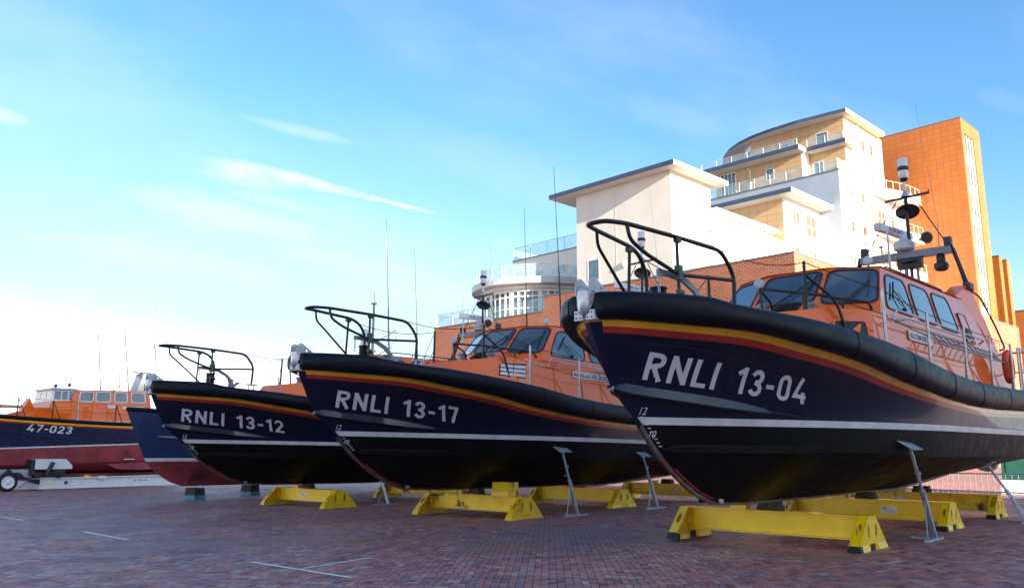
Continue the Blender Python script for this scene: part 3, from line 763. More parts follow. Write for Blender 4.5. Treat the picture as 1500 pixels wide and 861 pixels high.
    P('hatch', 'deck_hatch', 'light_grey', lambda: MB().lathe([(.20, 0), (.22, .02), (.20, .06), (.1, .075)], (3.1, -.5, 3.42), 18), 40)
    # wheelhouse: lower trunk, upper house, roof
    def trunk():
        m = MB(); b = [(3.85, .75), (5.05, 1.30), (5.9, 1.72), (15.3, 1.78)]; t = [(4.15, .65), (5.25, 1.13), (6.0, 1.64), (15.1, 1.66)]
        zb = [3.35, 3.05, 2.9, 2.85]; zt = [3.80, 3.97, 3.97, 3.97]
        n = 4; vs = []
        for s in (-1, 1):
            vs += [(x, s * y, z) for (x, y), z in zip(b, zb)] + [(x, s * y, z) for (x, y), z in zip(t, zt)]
        fs = []
        for i in range(3): fs += [(i, i + 1, 5 + i, 4 + i), (8 + i, 12 + i, 13 + i, 9 + i), (4 + i, 5 + i, 13 + i, 12 + i)]
        fs += [(0, 4, 12, 8), (3, 11, 15, 7)]
        m.add(vs, fs); return m
    tk = P('trunk', 'deckhouse', 'orange_paint', trunk, 20)
    A = lambda s: [(5.88, s * .66, 3.965), (6.40, s * 1.66, 3.965), (15.05, s * 1.60, 3.965)]
    Tt = lambda s: [(6.80, s * .60, 4.985), (7.22, s * 1.44, 4.965), (13.0, s * 1.34, 5.12)]
    def house():
        m = MB(); vs = A(-1) + A(1) + Tt(-1) + Tt(1)
        fs = [(0, 1, 7, 6), (3, 9, 10, 4), (1, 2, 8, 7), (4, 10, 11, 5), (0, 6, 9, 3), (2, 5, 11, 8)]
        m.add(vs, fs); return m
    hs = P('house', 'wheelhouse', 'orange_paint', house, 15)
    def roof():
        m = MB(); T = Tt(-1); U = Tt(1); c = [(6.95, 0, 5.03), (7.9, 0, 5.09), (13.0, 0, 5.20)]
        e = [(T[0][0] - .04, T[0][1] * 1.0, T[0][2] + .012), (T[1][0] - .02, T[1][1] - .03, T[1][2] + .012), (T[2][0], T[2][1] - .03, T[2][2] + .012)]
        E2 = [(x, -y, z) for x, y, z in e]
        vs = e + c + E2; m.add(vs, [(0, 1, 4, 3), (1, 2, 5, 4), (3, 4, 7, 6), (4, 5, 8, 7), (0, 3, 6)]); 
        return m
    P('roof', 'roof', 'orange_paint', roof, 12, hs)
    for s in (-1, 1):
        P('upst%d' % s, 'aft_fairing', 'orange_paint', lambda: MB().poly([(12.55, s * 1.33, 5.13), (13.5, s * 1.37, 5.56), (13.75, s * 1.38, 5.56), (15.03, s * 1.58, 4.0)], (0, -s * .35, .0)), 20, hs)
    # windows: the centre and two angled front panes, three a side
    FC = [A(1)[0], A(-1)[0], Tt(-1)[0], Tt(1)[0]]; FP = [A(-1)[0], A(-1)[1], Tt(-1)[1], Tt(-1)[0]]; FS = [A(1)[1], A(1)[0], Tt(1)[0], Tt(1)[1]]
    SP = [A(-1)[1], A(-1)[2], Tt(-1)[2], Tt(-1)[1]]; SS = [A(1)[2], A(1)[1], Tt(1)[1], Tt(1)[2]]
    def wq(key, quad, uv, r=.16):
        if key in _cache:
            f = link('window_frame', _cache[key][0], o); link('window_pane', _cache[key][1], f); return
        p = pane_on('window_pane', quad, uv, o, 'boat_glass', r=r, frame='window_rubber', fw=.045); _cache[key] = (p.parent.data, p.data)
    wq('w0', FC, [(.07, .30), (.93, .30), (.94, .93), (.06, .93)])
    wq('w1', FP, [(.07, .24), (.94, .24), (.95, .93), (.09, .93)]); wq('w2', FS, [(.08, .30), (.92, .30), (.90, .92), (.06, .92)])
    def sx(x, z, s=-1):
        v = (z - 3.965) / 1.05; xa = lerp(6.40, 7.22, v); xb = lerp(15.05, 13.0, v); return ((x - xa) / (xb - xa), v)
    for k, (a, b, c, d) in enumerate(((6.86, 8.42, 8.56, 7.36), (8.70, 9.96, 10.08, 8.76), (10.26, 11.6, 11.6, 10.28))):
        wq('sp%d' % k, SP, [sx(a, 4.14), sx(b, 4.14), sx(c - .12, 4.87), sx(d, 4.87)], .2)
        q = [sx(b, 4.14), sx(a, 4.14), sx(d, 4.87), sx(c - .12, 4.87)]
        wq('ss%d' % k, SS, [(1 - u, v) for u, v in q], .2)
    # wipers
    def wiper(quad, base, tip, b2, t2):
        def mk():
            bl, br, tr, tl = [Vector(p) for p in quad]; Q = lambda u, v: (bl * (1 - u) + br * u) * (1 - v) + (tl * (1 - u) + tr * u) * v; nz = (br - bl).cross(tl - bl).normalized()
            m = MB(); m.tube([Q(*base) + nz * .06, Q(*tip) + nz * .05], .011, 6); m.tube([Q(base[0] + .05, base[1]) + nz * .06, Q(tip[0] + .03, tip[1] - .02) + nz * .05], .008, 6); m.bar(Q(*b2) + nz * .035, Q(*t2) + nz * .035, .012, .03, nz); m.lathe([(.035, 0), (.04, .05), (.02, .07)], Q(*base), 10, nz); return m
        return mk
    P('wip1', 'wiper', 'wiper', wiper(FP, (.42, .20), (.80, .66), (.80, .34), (.82, .86)), None, hs)
    P('wip0', 'wiper', 'wiper', wiper(FC, (.36, .24), (.84, .72), (.80, .42), (.90, .88)), None, hs)
    P('wip3', 'wiper', 'wiper', wiper(SP, (.155, .22), (.085, .55), (.075, .36), (.095, .74)), None, hs)
    # trunk details: vent recess or louvre on the angled face
    TQ = [(5.05, -1.30, 3.05), (5.9, -1.72, 2.9), (6.0, -1.64, 3.97), (5.25, -1.13, 3.97)]
    if opts.get('louvre'):
        lv = pane_on('air_intake', TQ, [(.10, .50), (.88, .50), (.88, .86), (.10, .82)], o, 'ink', lift=.03, r=.03)
        for r_ in range(3):
            for c_ in range(2):
                u0 = .12 + .38 * c_; v0 = .515 + .105 * r_; pane_on('louvre', TQ, [(u0, v0), (u0 + .36, v0), (u0 + .36, v0 + .075), (u0, v0 + .075)], lv, 'plate_white', lift=.05, r=.01)
    else:
        pane_on('air_intake', TQ, [(.12, .40), (.86, .40), (.80, .78), (.12, .74)], o, 'ink', lift=.03, r=.05, frame='orange_paint', fw=.03)
    # name plate
    y7 = lambda x, z: -(lerp(1.72 + (x - 6.0) * .0065, 1.64, (z - 2.9) / 1.07) + .02)
    pb = Vector((7.75, y7(7.75, 3.62), 3.62)); ux = Vector((1, -.004, 0)); uy = Vector((0, .08, 1)).normalized(); L_ = opts.get('plate_len', 1.55)
    m = MB(); outl = [pb + ux * a + uy * b for a, b in rrect(L_, .19, .05)]; m.poly(outl, ux.cross(uy) * .012); pl_ = m.build('name_plate', MATS['plate_white'], o)
    text_on(opts['name'], .15, pb + ux * .05 + uy * .035, ux, uy, pl_, MATS['ink'], sx=opts.get('namesx', .66), bold=.0015, off=.013, extrude=.001)
    # grab rails along the house side
    P('grab1', 'grab_rail', 'steel', lambda: pipe([(6.55, -1.80, 3.80), (6.6, -1.86, 4.03), (12.6, -1.84, 4.06), (12.65, -1.70, 3.98)], .02), 60)
    P('grab2', 'grab_rail', 'steel', lambda: pipe([(6.9, -1.72, 3.86), (6.9, -1.93, 3.90), (11.4, -1.93, 3.92), (11.45, -1.72, 3.88)], .018), 60)
    def ladder():
        m = MB()
        for dy, z in ((1.98, 3.62), (1.80, 3.84)): m.tube([(8.6, -dy, z), (13.6, -dy, z)], .02, 6)
        for i in range(12): x = 8.75 + i * .42; m.tube([(x, -1.98, 3.62), (x, -1.80, 3.84)], .014, 6)
        return m
    P('ladder', 'boarding_ladder', 'grey_paint', ladder, 60)
    for s in (-1, 1):
        rr_ = P('roofrail%d' % s, 'roof_rail', 'black_pipe', lambda: pipe([(8.0, s * 1.24, 5.0), (8.0, s * 1.28, 5.13), (11.9, s * 1.22, 5.22), (11.95, s * 1.2, 5.1)], .02), 60)
        for x in (9.0, 10.0, 11.0): P('rrl%d%g' % (s, x), 'rail_foot', 'black_pipe', lambda: MB().tube([(x, s * 1.26, 5.0), (x, s * 1.25, 5.17)], .015, 6), 60, rr_)
    P('rope', 'coiled_line', 'rope', lambda: MB().tube([(5.35 + .16 * math.cos(a * .9) + .01 * a, -.35 + .22 * math.sin(a * .9), 4.0 + .006 * a) for a in [k * .5 for k in range(60)]], .018, 6), 60)
    for k, (x, y) in enumerate(((5.35, -.85), (5.0, -.15))): P('vent%d' % k, 'deck_vent', 'grey_paint', lambda: MB().lathe([(.09, 0), (.09, .14), (.12, .15), (.12, .19), (.10, .21)], (x, y, 3.9), 14), 40)
    # side doors and panels on the aft part of the house
    pane_on('side_door', SP, [sx(12.0, 3.99), sx(12.7, 3.99), sx(12.6, 4.62), sx(12.0, 4.62)], o, 'orange_paint', lift=.02, r=.06, frame='window_rubber', fw=.012)
    pane_on('deck_light', SP, [sx(12.15, 4.08), sx(12.55, 4.08), sx(12.5, 4.30), sx(12.15, 4.30)], o, 'ink', lift=.05, r=.03)
    hoop = P('hoop', 'wheelhouse_hoop', 'black_pipe', lambda: pipe([(4.55, -.35, 3.80), (4.50, -.32, 4.30), (5.3, -.75, 4.28), (6.35, -1.50, 4.17), (6.42, -1.52, 3.97)], .024), 60)
    P('hoop2', 'hoop_leg', 'black_pipe', lambda: pipe([(4.52, -.33, 4.27), (4.95, -.3, 4.12), (5.05, -.3, 3.84)], .022), 60, hoop)
    P('hoop3', 'hoop_leg', 'black_pipe', lambda: pipe([(5.28, -.74, 4.28), (5.30, -.76, 3.92)], .022), 60, hoop)
    P('hoop4', 'hoop_leg', 'black_pipe', lambda: pipe([(5.9, -1.18, 4.22), (5.92, -1.2, 3.97)], .022), 60, hoop)
    for k, (p_, ax_) in enumerate((((4.50, -.32, 4.38), (-1, -.3, .1)), ((7.15, -1.25, 5.10), (-1, -.5, .1)))):
        P('spot%d' % k, 'spotlight', 'light_grey', lambda: MB().lathe([(.03, -.07), (.075, -.05), (.085, .0), (.085, .03), (.07, .04)], p_, 14, ax_), 40)
        P('spotb%d' % k, 'spotlight_bracket', 'black_pipe', lambda: MB().tube([(p_[0], p_[1], p_[2] - .16), p_], .014, 6), 60)
    # stanchions and guard wires
    P('st0', 'stanchion', 'black_pipe', lambda: pipe([(4.98, -.92, 3.45), (5.0, -.92, 4.78)], .03), 60)
    P('st0b', 'stanchion_brace', 'black_pipe', lambda: pipe([(5.0, -.92, 4.55), (5.35, -1.3, 4.08), (5.45, -1.42, 3.45)], .026, 8, .2), 60)
    P('st0s', 'stanchion', 'black_pipe', lambda: pipe([(4.98, .92, 3.45), (5.0, .92, 4.78)], .03), 60)
    for x, zt_, yy in ((5.6, 4.24, 1.98), (7.5, 4.06, 2.1), (9.7, 4.04, 2.14), (11.7, 4.04, 2.14), (13.6, 4.05, 2.14)):
        for s in (-1, 1):
            st_ = P('st%g%d' % (x, s), 'stanchion', 'steel', lambda: pipe([(x, s * yy, tube_z(x) - .12), (x, s * yy, zt_)], .026), 60)
            if x > 7: P('stb%g%d' % (x, s), 'stanchion_leg', 'steel', lambda: pipe([(x + .02, s * yy, zt_ - .42), (x + .30, s * (yy - .1), tube_z(x) + .1), (x + .32, s * (yy - .1), tube_z(x) - .12)], .022, 8, .2), 60, st_)
    def wires():
        m = MB()
        def sag(a, b, d, n=12):
            a = Vector(a); b = Vector(b); return [a.lerp(b, i / n) - Vector((0, 0, d * 4 * (i / n) * (1 - i / n))) for i in range(n + 1)]
        for s in (-1, 1):
            S_tops = [(2.68, s * .60, 4.60) if s < 0 else (2.12, .50, 4.57), (5.0, s * .92, 4.76), (5.6, s * 1.98, 4.22), (7.5, s * 2.1, 4.04), (9.7, s * 2.14, 4.02), (11.7, s * 2.14, 4.02), (13.6, s * 2.14, 4.03)]
            for k, (a, b) in enumerate(zip(S_tops, S_tops[1:])): m.tube(sag(a, b, .13 if k == 0 else .015), .0085, 5)
            mids_ = [(5.0, s * .92, 4.30), (5.6, s * 1.99, 3.80), (7.5, s * 2.1, 3.62), (9.7, s * 2.14, 3.60), (11.7, s * 2.14, 3.60), (13.6, s * 2.14, 3.61)]
            for a, b in zip(mids_, mids_[1:]): m.tube(sag(a, b, .015), .0085, 5)
        return m
    P('wires', 'guard_wires', 'rope', wires)
    for s in (-1,):
        P('turn', 'wire_tensioner', 'steel', lambda: MB().tube([(5.7, -1.99, 3.79), (6.05, -2.0, 3.76)], .02, 6), 60)
    # aft rails and the lifebuoy
    P('aftrail', 'aft_rail', 'steel', lambda: pipe([(14.3, -2.14, 2.9), (14.3, -2.14, 4.02), (15.5, -2.1, 4.02), (15.5, -1.2, 4.02), (15.5, 1.2, 4.02), (15.5, 2.1, 4.02), (14.3, 2.14, 4.02), (14.3, 2.14, 2.9)], .026), 60)
    P('aftrail2', 'aft_rail', 'steel', lambda: pipe([(14.3, -2.14, 3.52), (15.5, -2.1, 3.52), (15.5, 2.1, 3.52), (14.3, 2.14, 3.52)], .02), 60)
    for x, y in ((14.55, -2.14), (15.5, -2.08), (15.5, -.7), (15.5, .7), (15.5, 2.08)): P('aftp%g%g' % (x, y), 'rail_post', 'steel', lambda: MB().tube([(x, y, 2.9), (x, y, 4.02)], .022, 8), 60)
    P('buoy', 'lifebuoy', 'lifebuoy', lambda: MB().tube([(14.35 + .02 * math.sin(a), -2.02 + .08 * math.cos(a) * 0, 3.62) for a in (0,)] * 0 + [(14.0 + .30 * math.cos(a), -1.98, 3.55 + .34 * math.sin(a)) for a in [k * math.pi / 12 for k in range(24)]], .075, 10, closed=True), 60)
    P('aftloop', 'aft_grab_rail', 'black_pipe', lambda: pipe([(13.75, -1.40, 5.45), (14.35, -1.45, 5.35), (14.9, -1.62, 4.6), (15.1, -1.72, 4.1), (14.98, -1.62, 4.05)], .024, 8, .2), 60, hs)
    # mast: cross beam, legs, radar, aerials
    mast = P('mbeam', 'mast_beam', 'grey_paint', lambda: MB().hexa([(13.86, -1.02, 6.52), (14.14, -1.02, 6.52), (14.14, 1.28, 6.52), (13.86, 1.28, 6.52)], [(13.88, -1.02, 6.70), (14.12, -1.02, 6.70), (14.12, 1.28, 6.70), (13.88, 1.28, 6.70)]))
    P('mpole', 'mast_pole', 'black_pipe', lambda: MB().tube([(14.0, .0, 5.2), (14.0, .0, 8.22)], .045, 10), 60, mast)
    P('mpole2', 'mast_pole', 'grey_paint', lambda: MB().tube([(14.0, .13, 5.2), (14.0, .13, 6.55)], .05, 10).tube([(14.0, -.15, 5.2), (14.0, -.15, 6.55)], .04, 10).box(13.6, 14.3, -.35, .35, 5.15, 5.55), 60, mast)
    P('munder', 'mast_bracket', 'black_part', lambda: MB().box(13.9, 14.1, -.28, .32, 6.25, 6.52).lathe([(.05, 0), (.24, .05), (.24, .10)], (14.0, .02, 6.35), 14).tube([(14.0, .25, 6.3), (13.95, .3, 6.12), (13.95, .18, 6.02), (13.97, .08, 6.14)], .02, 6), 40, mast)
    for s, yb in ((-1, -1.02), (1, 1.28)):
        P('mleg%d' % s, 'mast_leg', 'black_pipe', lambda: MB().tube([(14.0, yb, 6.62), (13.62, s * 1.38, 5.50)], .05, 8).tube([(13.9, yb, 6.7), (13.50, s * 1.36, 5.50)], .03, 8), 60, mast)
        P('mlf%d' % s, 'leg_foot', 'black_part', lambda: MB().box(13.45, 13.8, s * 1.38 - .08, s * 1.38 + .08, 5.45, 5.62), None, mast)
        P('stay%d' % s, 'mast_stay', 'black_pipe', lambda: MB().tube([(14.0, s * .24, 8.10), (14.0, yb * .9, 6.72)], .016, 6), 60, mast)
    P('mcross', 'mast_crossbar', 'black_pipe', lambda: MB().bar((14.0, -.58, 8.20), (14.0, .52, 8.16), .07, .05).tube([(14, -.58, 8.16), (14, -.58, 8.28)], .015, 6), None, mast)
    P('mdome', 'mast_light_shade', 'black_part', lambda: MB().lathe([(.30, 0), (.28, .03), (.10, .16), (.05, .2)], (14.0, -.02, 7.78), 16, (.5, .2, 1)).lathe([(.11, 0), (.13, .05), (.10, .16)], (13.96, .12, 7.72), 12), 40, mast)
    P('mneck', 'aerial_neck', 'steel', lambda: MB().tube([(14.0, 0, 8.2), (14.0, 0, 8.78)], [.055, .035], 10).lathe([(.12, 0), (.10, .06), (.05, .16)], (14, 0, 8.2), 12), 50, mast)
    ae = P('aer', 'aerial_dome', 'white_plastic', lambda: MB().lathe([(.05, 0), (.11, .05), (.125, .07), (.125, .26), (.10, .27), (.10, .36), (.125, .37), (.125, .58), (.11, .60)], (14.0, 0, 8.66), 16), 40, mast)
    P('aerb', 'dome_band', 'black_part', lambda: MB().lathe([(.135, 0), (.145, .02), (.145, .08), (.135, .10)], (14.0, 0, 8.93), 16), 40, mast)
    P('aerc', 'dome_base', 'black_part', lambda: MB().lathe([(.06, 0), (.10, .06), (.115, .12)], (14, 0, 8.62), 12), 40, mast)
    rd = P('radb', 'radar_pedestal', 'light_grey', lambda: MB().lathe([(.20, 0), (.26, .05), (.27, .18), (.22, .26), (.12, .30), (.10, .38)], (13.95, .12, 6.72), 12), 30, mast)
    def rbar():
        m = MB(); a = Vector((13.15, .50, 7.30)); b = Vector((14.8, .22, 7.30)); d = (b - a).normalized(); sd = Vector((-d.y, d.x, 0)); pr_ = [(-.10, -.10), (-.10, .06), (-.04, .11), (.05, .11), (.10, .06), (.10, -.10)]
        vs = [a + sd * u + Vector((0, 0, v)) for u, v in pr_] + [b + sd * u + Vector((0, 0, v)) for u, v in pr_]
        m.add(vs, [tuple(range(6)), tuple(range(11, 5, -1))] + [(i, (i + 1) % 6, 6 + (i + 1) % 6, 6 + i) for i in range(6)]); return m
    rb = P('radbar', 'radar_scanner', 'white_plastic' if opts.get('whiteradar') else 'light_grey', rbar, 25, mast) if not opts.get('whiteradar') else part('lb_radbarw', 'radar_scanner', MATS['white_plastic'], mast, rbar, 25)
    a = Vector((13.15, .50, 7.30)); b = Vector((14.8, .22, 7.30)); d = (b - a).normalized(); sd = Vector((-d.y, d.x, 0))
    text_on('FURUNO', .17, a + d * .42 - sd * .102 + Vector((0, 0, -.075)), d, (0, 0, 1), mast, MATS['ink_blue'], sx=1.05, bold=.003, off=.0)
    P('horn', 'loudhailer', 'grey_paint', lambda: MB().lathe([(.04, -.28), (.06, -.18), (.08, -.06), (.15, .08), (.16, .10), (.145, .10), (.07, -.02), (.03, -.05)], (13.9, -.42, 6.98), 18, (-.75, -.65, -.1)), 50, mast)
    P('hornm', 'hailer_mouth', 'black_part', lambda: MB().lathe([(.132, .0), (.132, .004)], Vector((13.9, -.42, 6.98)) + Vector((-.75, -.65, -.1)).normalized() * .101, 18, (-.75, -.65, -.1)), None, mast)
    P('cam', 'searchlight', 'black_part', lambda: MB().lathe([(.07, 0), (.10, -.05), (.11, -.22), (.17, -.26), (.18, -.34), (.15, -.42), (.08, -.45)], (14.0, -.72, 6.53), 14), 40, mast)
    P('gps', 'gps_mushroom', 'light_grey', lambda: MB().tube([(14, .72, 6.7), (14, .72, 6.92)], .02, 8).lathe([(.06, 0), (.07, .02), (.05, .05)], (14, .72, 6.92), 12), 40, mast)
    P('redl', 'side_light', 'black_part', lambda: MB().box(13.85, 14.05, -1.02, -.86, 6.70, 6.92), None, mast)
    P('mbox', 'aerial_base', 'black_part', lambda: MB().box(13.9, 14.1, 1.08, 1.24, 6.70, 6.95), None, mast)
    P('whip_l', 'whip_aerial', 'grey_paint', lambda: MB().tube([(13.95, 1.10, 6.9), (13.9, 1.12, 8.3)], [.016, .006], 6), 60, mast)
    P('whip_r', 'whip_aerial', 'grey_paint', lambda: MB().tube([(13.95, -.72, 6.7), (13.9, -.75, 7.3)], .012, 6).tube([(13.95, -.75, 7.3), (13.8, -.5, 10.6)], [.007, .003], 5), 60, mast)
    P('tubea', 'aerial_tube', 'light_grey', lambda: MB().tube([(13.1, .25, 7.15), (13.0, .2, 5.2)], [.028, .035], 8), 60, mast)
    if opts.get('whips'):
        for k, (x, y, h, tx) in enumerate(opts['whips']):
            wbase = MB().tube([(x, y, 4.98), (x + tx * .3, y, 4.98 + h * .35)], [.028, .02], 6).tube([(x + tx * .3, y, 4.98 + h * .35), (x + tx, y, 4.98 + h)], [.013, .006], 6).build('whip_aerial', MATS['black_pipe'], o, smooth=60)
    # number, draught marks
    # hull number
    t1, t2 = number.split(' ')
    hull_text(o, t1, 0, spans_for(t1, .97, 2.09, .17), number_fn); hull_text(o, t2, 0, spans_for(t2, 2.42, 3.80, .17), number_fn)
    def draft(s, zz, txt):
        me_ = textmesh(txt, .15, sx=.85)
        for v in me_.vertices: x = s + v.co.x; z = zz + v.co.y; v.co = (x, -(side_y(x, z) + .008), z)
        me_.materials.clear(); me_.materials.append(MATS['letter_white']); link('draught_mark', me_, o)
    draft(1.14, 2.06, '12'); draft(1.40, 1.74, '10')
    def ticks():
        m = MB()
        for i in range(9):
            z = 2.02 - .05 * i; x = stemx(z) + .10; vs = [(x + a, -(side_y(x + a, z + b) + .008), z + b) for a, b in ((0, 0), (.05, 0), (.05, .014), (0, .014))]; m.add(vs, [(0, 1, 2, 3)])
        return m
    P('ticks', 'draught_scale', 'letter_white', ticks)
    # waterjet outlet / trim tab under the stern
    for s in (-1, 1): P('jet%d' % s, 'waterjet', 'light_grey', lambda: MB().lathe([(.30, 0), (.30, .25), (.22, .5)], (15.5, s * .9, 1.35), 16, (1, 0, -.1)), 40)
    return o
# ------------------------------------------------------------------ keel stands, props, packing
def stand(loc, rz, label, m='stand_yellow', sticker=None, block=None, hazard=True, length=3.45):
    o = empty('keel_stand', loc, rz, label=label, category='boat stand', group='yellow keel stands under the lifeboats')
    M_ = MATS[m]; h = .565; L = length / 2; tag_ = m
    P = lambda key, name, fn, smooth=None, mt=None, parent=o: part('ks_%s_%s_%g' % (tag_, key, length), name, mt or M_, parent, fn, smooth)
    P('top', 'top_flange', lambda: MB().box(-.15, .15, -L + .02, L - .02, h - .016, h))
    P('web', 'web_plate', lambda: MB().box(-.012, .012, -L + .04, L - .04, .19, h - .016))
    P('bot', 'bottom_flange', lambda: MB().box(-.15, .15, -L + .19, L - .19, .172, .19))
    for s in (-1, 1):
        k = 'end%d' % s
        def endp(y, key, tw=.16):
            kk = 'ks_%s_%s_%g' % (tag_, key, length)
            if kk in _cache: return link('trestle_plate', _cache[kk], o)
            out = [(-.64, .0), (-.60, .13), (-.17, h - .002), (.17, h - .002), (.60, .13), (.64, .0), (.16, .0), (.16, .13), (-.16, .13), (-.16, .0)]
            p = plate_holes(out, [ellipse(-.17, .32, .055, .11), ellipse(.17, .32, .055, .11)], .02, (0, y + .01, 0), (1, 0, 0), (0, 0, 1), 'trestle_plate', M_, o); _cache[kk] = p.data; return p
        endp(s * (L - .03), k + 'a'); endp(s * (L - .19), k + 'b')
        for a in (-1, 1):
            kk = 'ks_%s_g%s%d' % (tag_, k, a)
            if kk in _cache: link('trestle_side', _cache[kk], o)
            else:
                hh = math.hypot(.435, h - .14); ya = min(s * (L - .175), s * (L - .045))
                g_ = plate_holes([(0, 0), (.13, 0), (.13, hh), (0, hh)], [ellipse(.065, hh * .55, .040, .12)], .014, (a * .61, ya, .13), (0, 1, 0), (-a * .435, 0, h - .14), 'trestle_side', M_, o); _cache[kk] = g_.data
        def foot():
            m_ = MB(); y0 = s * (L + .01); y1 = s * (L - .22); y0, y1 = min(y0, y1), max(y0, y1)
            for a in (-1, 1): m_.hexa([(a * .22, y0, 0), (a * .66, y0, 0), (a * .66, y1, 0), (a * .22, y1, 0)], [(a * .22, y0 + .03, .13), (a * .60, y0 + .03, .13), (a * .60, y1 - .03, .13), (a * .22, y1 - .03, .13)])
            m_.box(-.24, .24, y0 + .04, y1 - .04, .03, .12); return m_
        P(k + 'f', 'foot', foot)
        if hazard:
            y0 = s * (L + .014); y1 = s * (L - .224); lo, hi = min(y0, y1), max(y0, y1)
            P(k + 'h0', 'hazard_marking', lambda: MB().hexa([(-.665, lo, 0.002), (-.54, lo, 0.002), (-.54, hi, 0.002), (-.665, hi, 0.002)], [(-.606, lo + .03, .127), (-.52, lo + .03, .127), (-.52, hi - .03, .127), (-.606, hi - .03, .127)]), None, MATS['hazard_black'])
            P(k + 'h1', 'hazard_marking', lambda: MB().box(-.10, .08, lo + .03, hi - .03, .015, .125), None, MATS['hazard_black'])
            P(k + 'h2', 'hazard_marking', lambda: MB().hexa([(.52, lo, 0.002), (.665, lo, 0.002), (.665, hi, 0.002), (.52, hi, 0.002)], [(.56, lo + .03, .05), (.645, lo + .03, .05), (.645, hi - .03, .05), (.56, hi - .03, .05)]), None, MATS['hazard_black'])
    P('pack', 'keel_packing', lambda: MB().box(-.13, .13, -.20, .20, h, h + .08).box(-.11, .12, -.17, .18, h + .081, h + .15), None, MATS['timber'])
    P('lug', 'lifting_lug', lambda: MB().box(-.10, .10, .42, .72, h, h + .09))
    if sticker is not None:
        y = sticker; m_ = MB(); m_.box(-.021, -.013, y - .16, y + .16, .28, .42); st = m_.build('label_plate', MATS['plate_white'], o)
        q = MB(); q.box(-.0235, -.021, y + .05, y + .12, .375, .40)
        for zz in (.352, .325, .305): q.box(-.0235, -.021, y - .13, y + .10, zz, zz + .006)
        q.build('label_print', MATS['ink_blue'], st)
    if block == 'front':
        m_ = MB(); m_.hexa([(-.22, -1.28, h), (.22, -1.28, h), (.22, -.72, h), (-.22, -.72, h)], [(-.20, -1.26, h + .34), (.20, -1.26, h + .34), (.20, -.74, h + .34), (-.20, -.74, h + .34)]); b_ = m_.build('support_box', M_, o)
    return o
def prop(foot, top, label, yaw=0.0, group='steel props bracing the hulls'):
    f = Vector(foot); t = Vector(top); o = empty('hull_prop', f, 0, label=label, category='boat prop', group=group)
    d = t - f; G = MATS['galvanised']
    MB().bar((-.48, 0, .02), (.50, 0, .02), .07, .04).bar((0, 0, .02), (.15, .42, .02), .06, .035).build('base_bar', G, o)
    u = d.normalized(); a = Vector((.08, 0, .04)); m1 = a.lerp(d, .48)
    MB().bar(a, m1, .075, .075).build('lower_tube', G, o)
    MB().tube([m1 - u * .05, a.lerp(d, .985)], .030, 10).tube([m1, m1 + u * .10], .05, 10).tube([m1 + u * .42, m1 + u * .47], .048, 10).build('threaded_tube', G, o, smooth=50)
    MB().tube([(-.36, 0, .04), a.lerp(d, .44)], .014, 6).tube([a.lerp(d, .60), a.lerp(d, .60) + Vector((-.16, 0, 0))], .013, 6).build('brace', G, o, smooth=50)
    pr_ = MB(); n = Vector((0, -.55, -1)).normalized() if t.y > f.y else Vector((0, .55, -1)).normalized()
    sx_ = Vector((1, 0, 0)); sy_ = n.cross(sx_).normalized(); c = d
    pr_.poly([c + sx_ * a_ + sy_ * b_ for a_, b_ in ((-.24, -.16), (.24, -.16), (.24, .16), (-.24, .16))], n * -.02); pr_.build('pad_plate', G, o)
    return o
B1 = lifeboat((8.73, 6.45, 0.0), math.radians(-1.3), "nearest navy lifeboat with hull number 13-04, largest at the right", "RNLI 13-04", 'navy and orange lifeboats propped ashore', dict(name='RNLB STORM RIDER', plate_len=1.45, namesx=.72))
B2 = lifeboat((10.2, 15.4, -0.10), 0.0, "middle navy lifeboat with hull number 13-17 and white louvre in its orange deckhouse", "RNLI 13-17", 'navy and orange lifeboats propped ashore', dict(name='RNLB JOEL AND APRIL GRUNNILL', louvre=True, plate_len=2.5, namesx=.72, whiteradar=True, whips=[(7.8, -1.25, 4.6, -.35), (9.2, 1.2, 4.2, -.2)]))
B3 = lifeboat((10.8, 23.6, -0.245), math.radians(.4), "farther navy lifeboat with hull number 13-12, left of the one numbered 13-17", "RNLI 13-12", 'navy and orange lifeboats propped ashore', dict(name='RNLB', plate_len=.6, louvre=True, whiteradar=True, whips=[(7.9, -1.25, 4.9, -.4), (11.5, 1.2, 4.9, -.4)]))
for b_ in (B2, B3): b_.scale = (1, 1, 1.02); b_.rotation_euler.y = 0.013      # trimmed slightly bow up
stand((14.15, 6.45, gz(6.45)), 0.0, "yellow stand nearest the camera, under the bow of the boat numbered 13-04")
stand((18.85, 6.40, gz(6.4)), 0.0, "second yellow stand under the boat numbered 13-04, with a white label plate", sticker=-.45)
stand((22.75, 6.35, gz(6.35)), 0.0, "rust-stained yellow stand farthest back under the boat numbered 13-04", 'stand_rusty', sticker=.55)
stand((16.05, 15.45, gz(15.45)), math.radians(2), "rusty yellow stand with a raised box on top, under the 13-17 bow", 'stand_rusty', block='front', hazard=False)
stand((21.4, 16.1, gz(16.1)), 0.0, "second yellow stand behind the steel prop of the boat numbered 13-17", hazard=False)
stand((25.6, 15.4, gz(15.4)), 0.0, "rear yellow stand with a label plate under the stern of 13-17", sticker=-.3)
stand((16.35, 23.4, gz(23.4)), math.radians(1), "yellow stand under the bow of the boat numbered 13-12", 'stand_yellow', sticker=.2, hazard=False)
stand((21.6, 24.0, gz(24)), 0.0, "second yellow stand far under the boat numbered 13-12", 'stand_rusty', hazard=False)
prop((16.30, 4.42, gz(4.4)), (15.13, 4.36, 1.66), "tall steel prop bracing the side of the boat numbered 13-04")
prop((21.6, 3.9, gz(4)), (21.5, 4.55, 1.24), "steel prop under the stern quarter of the boat numbered 13-04")
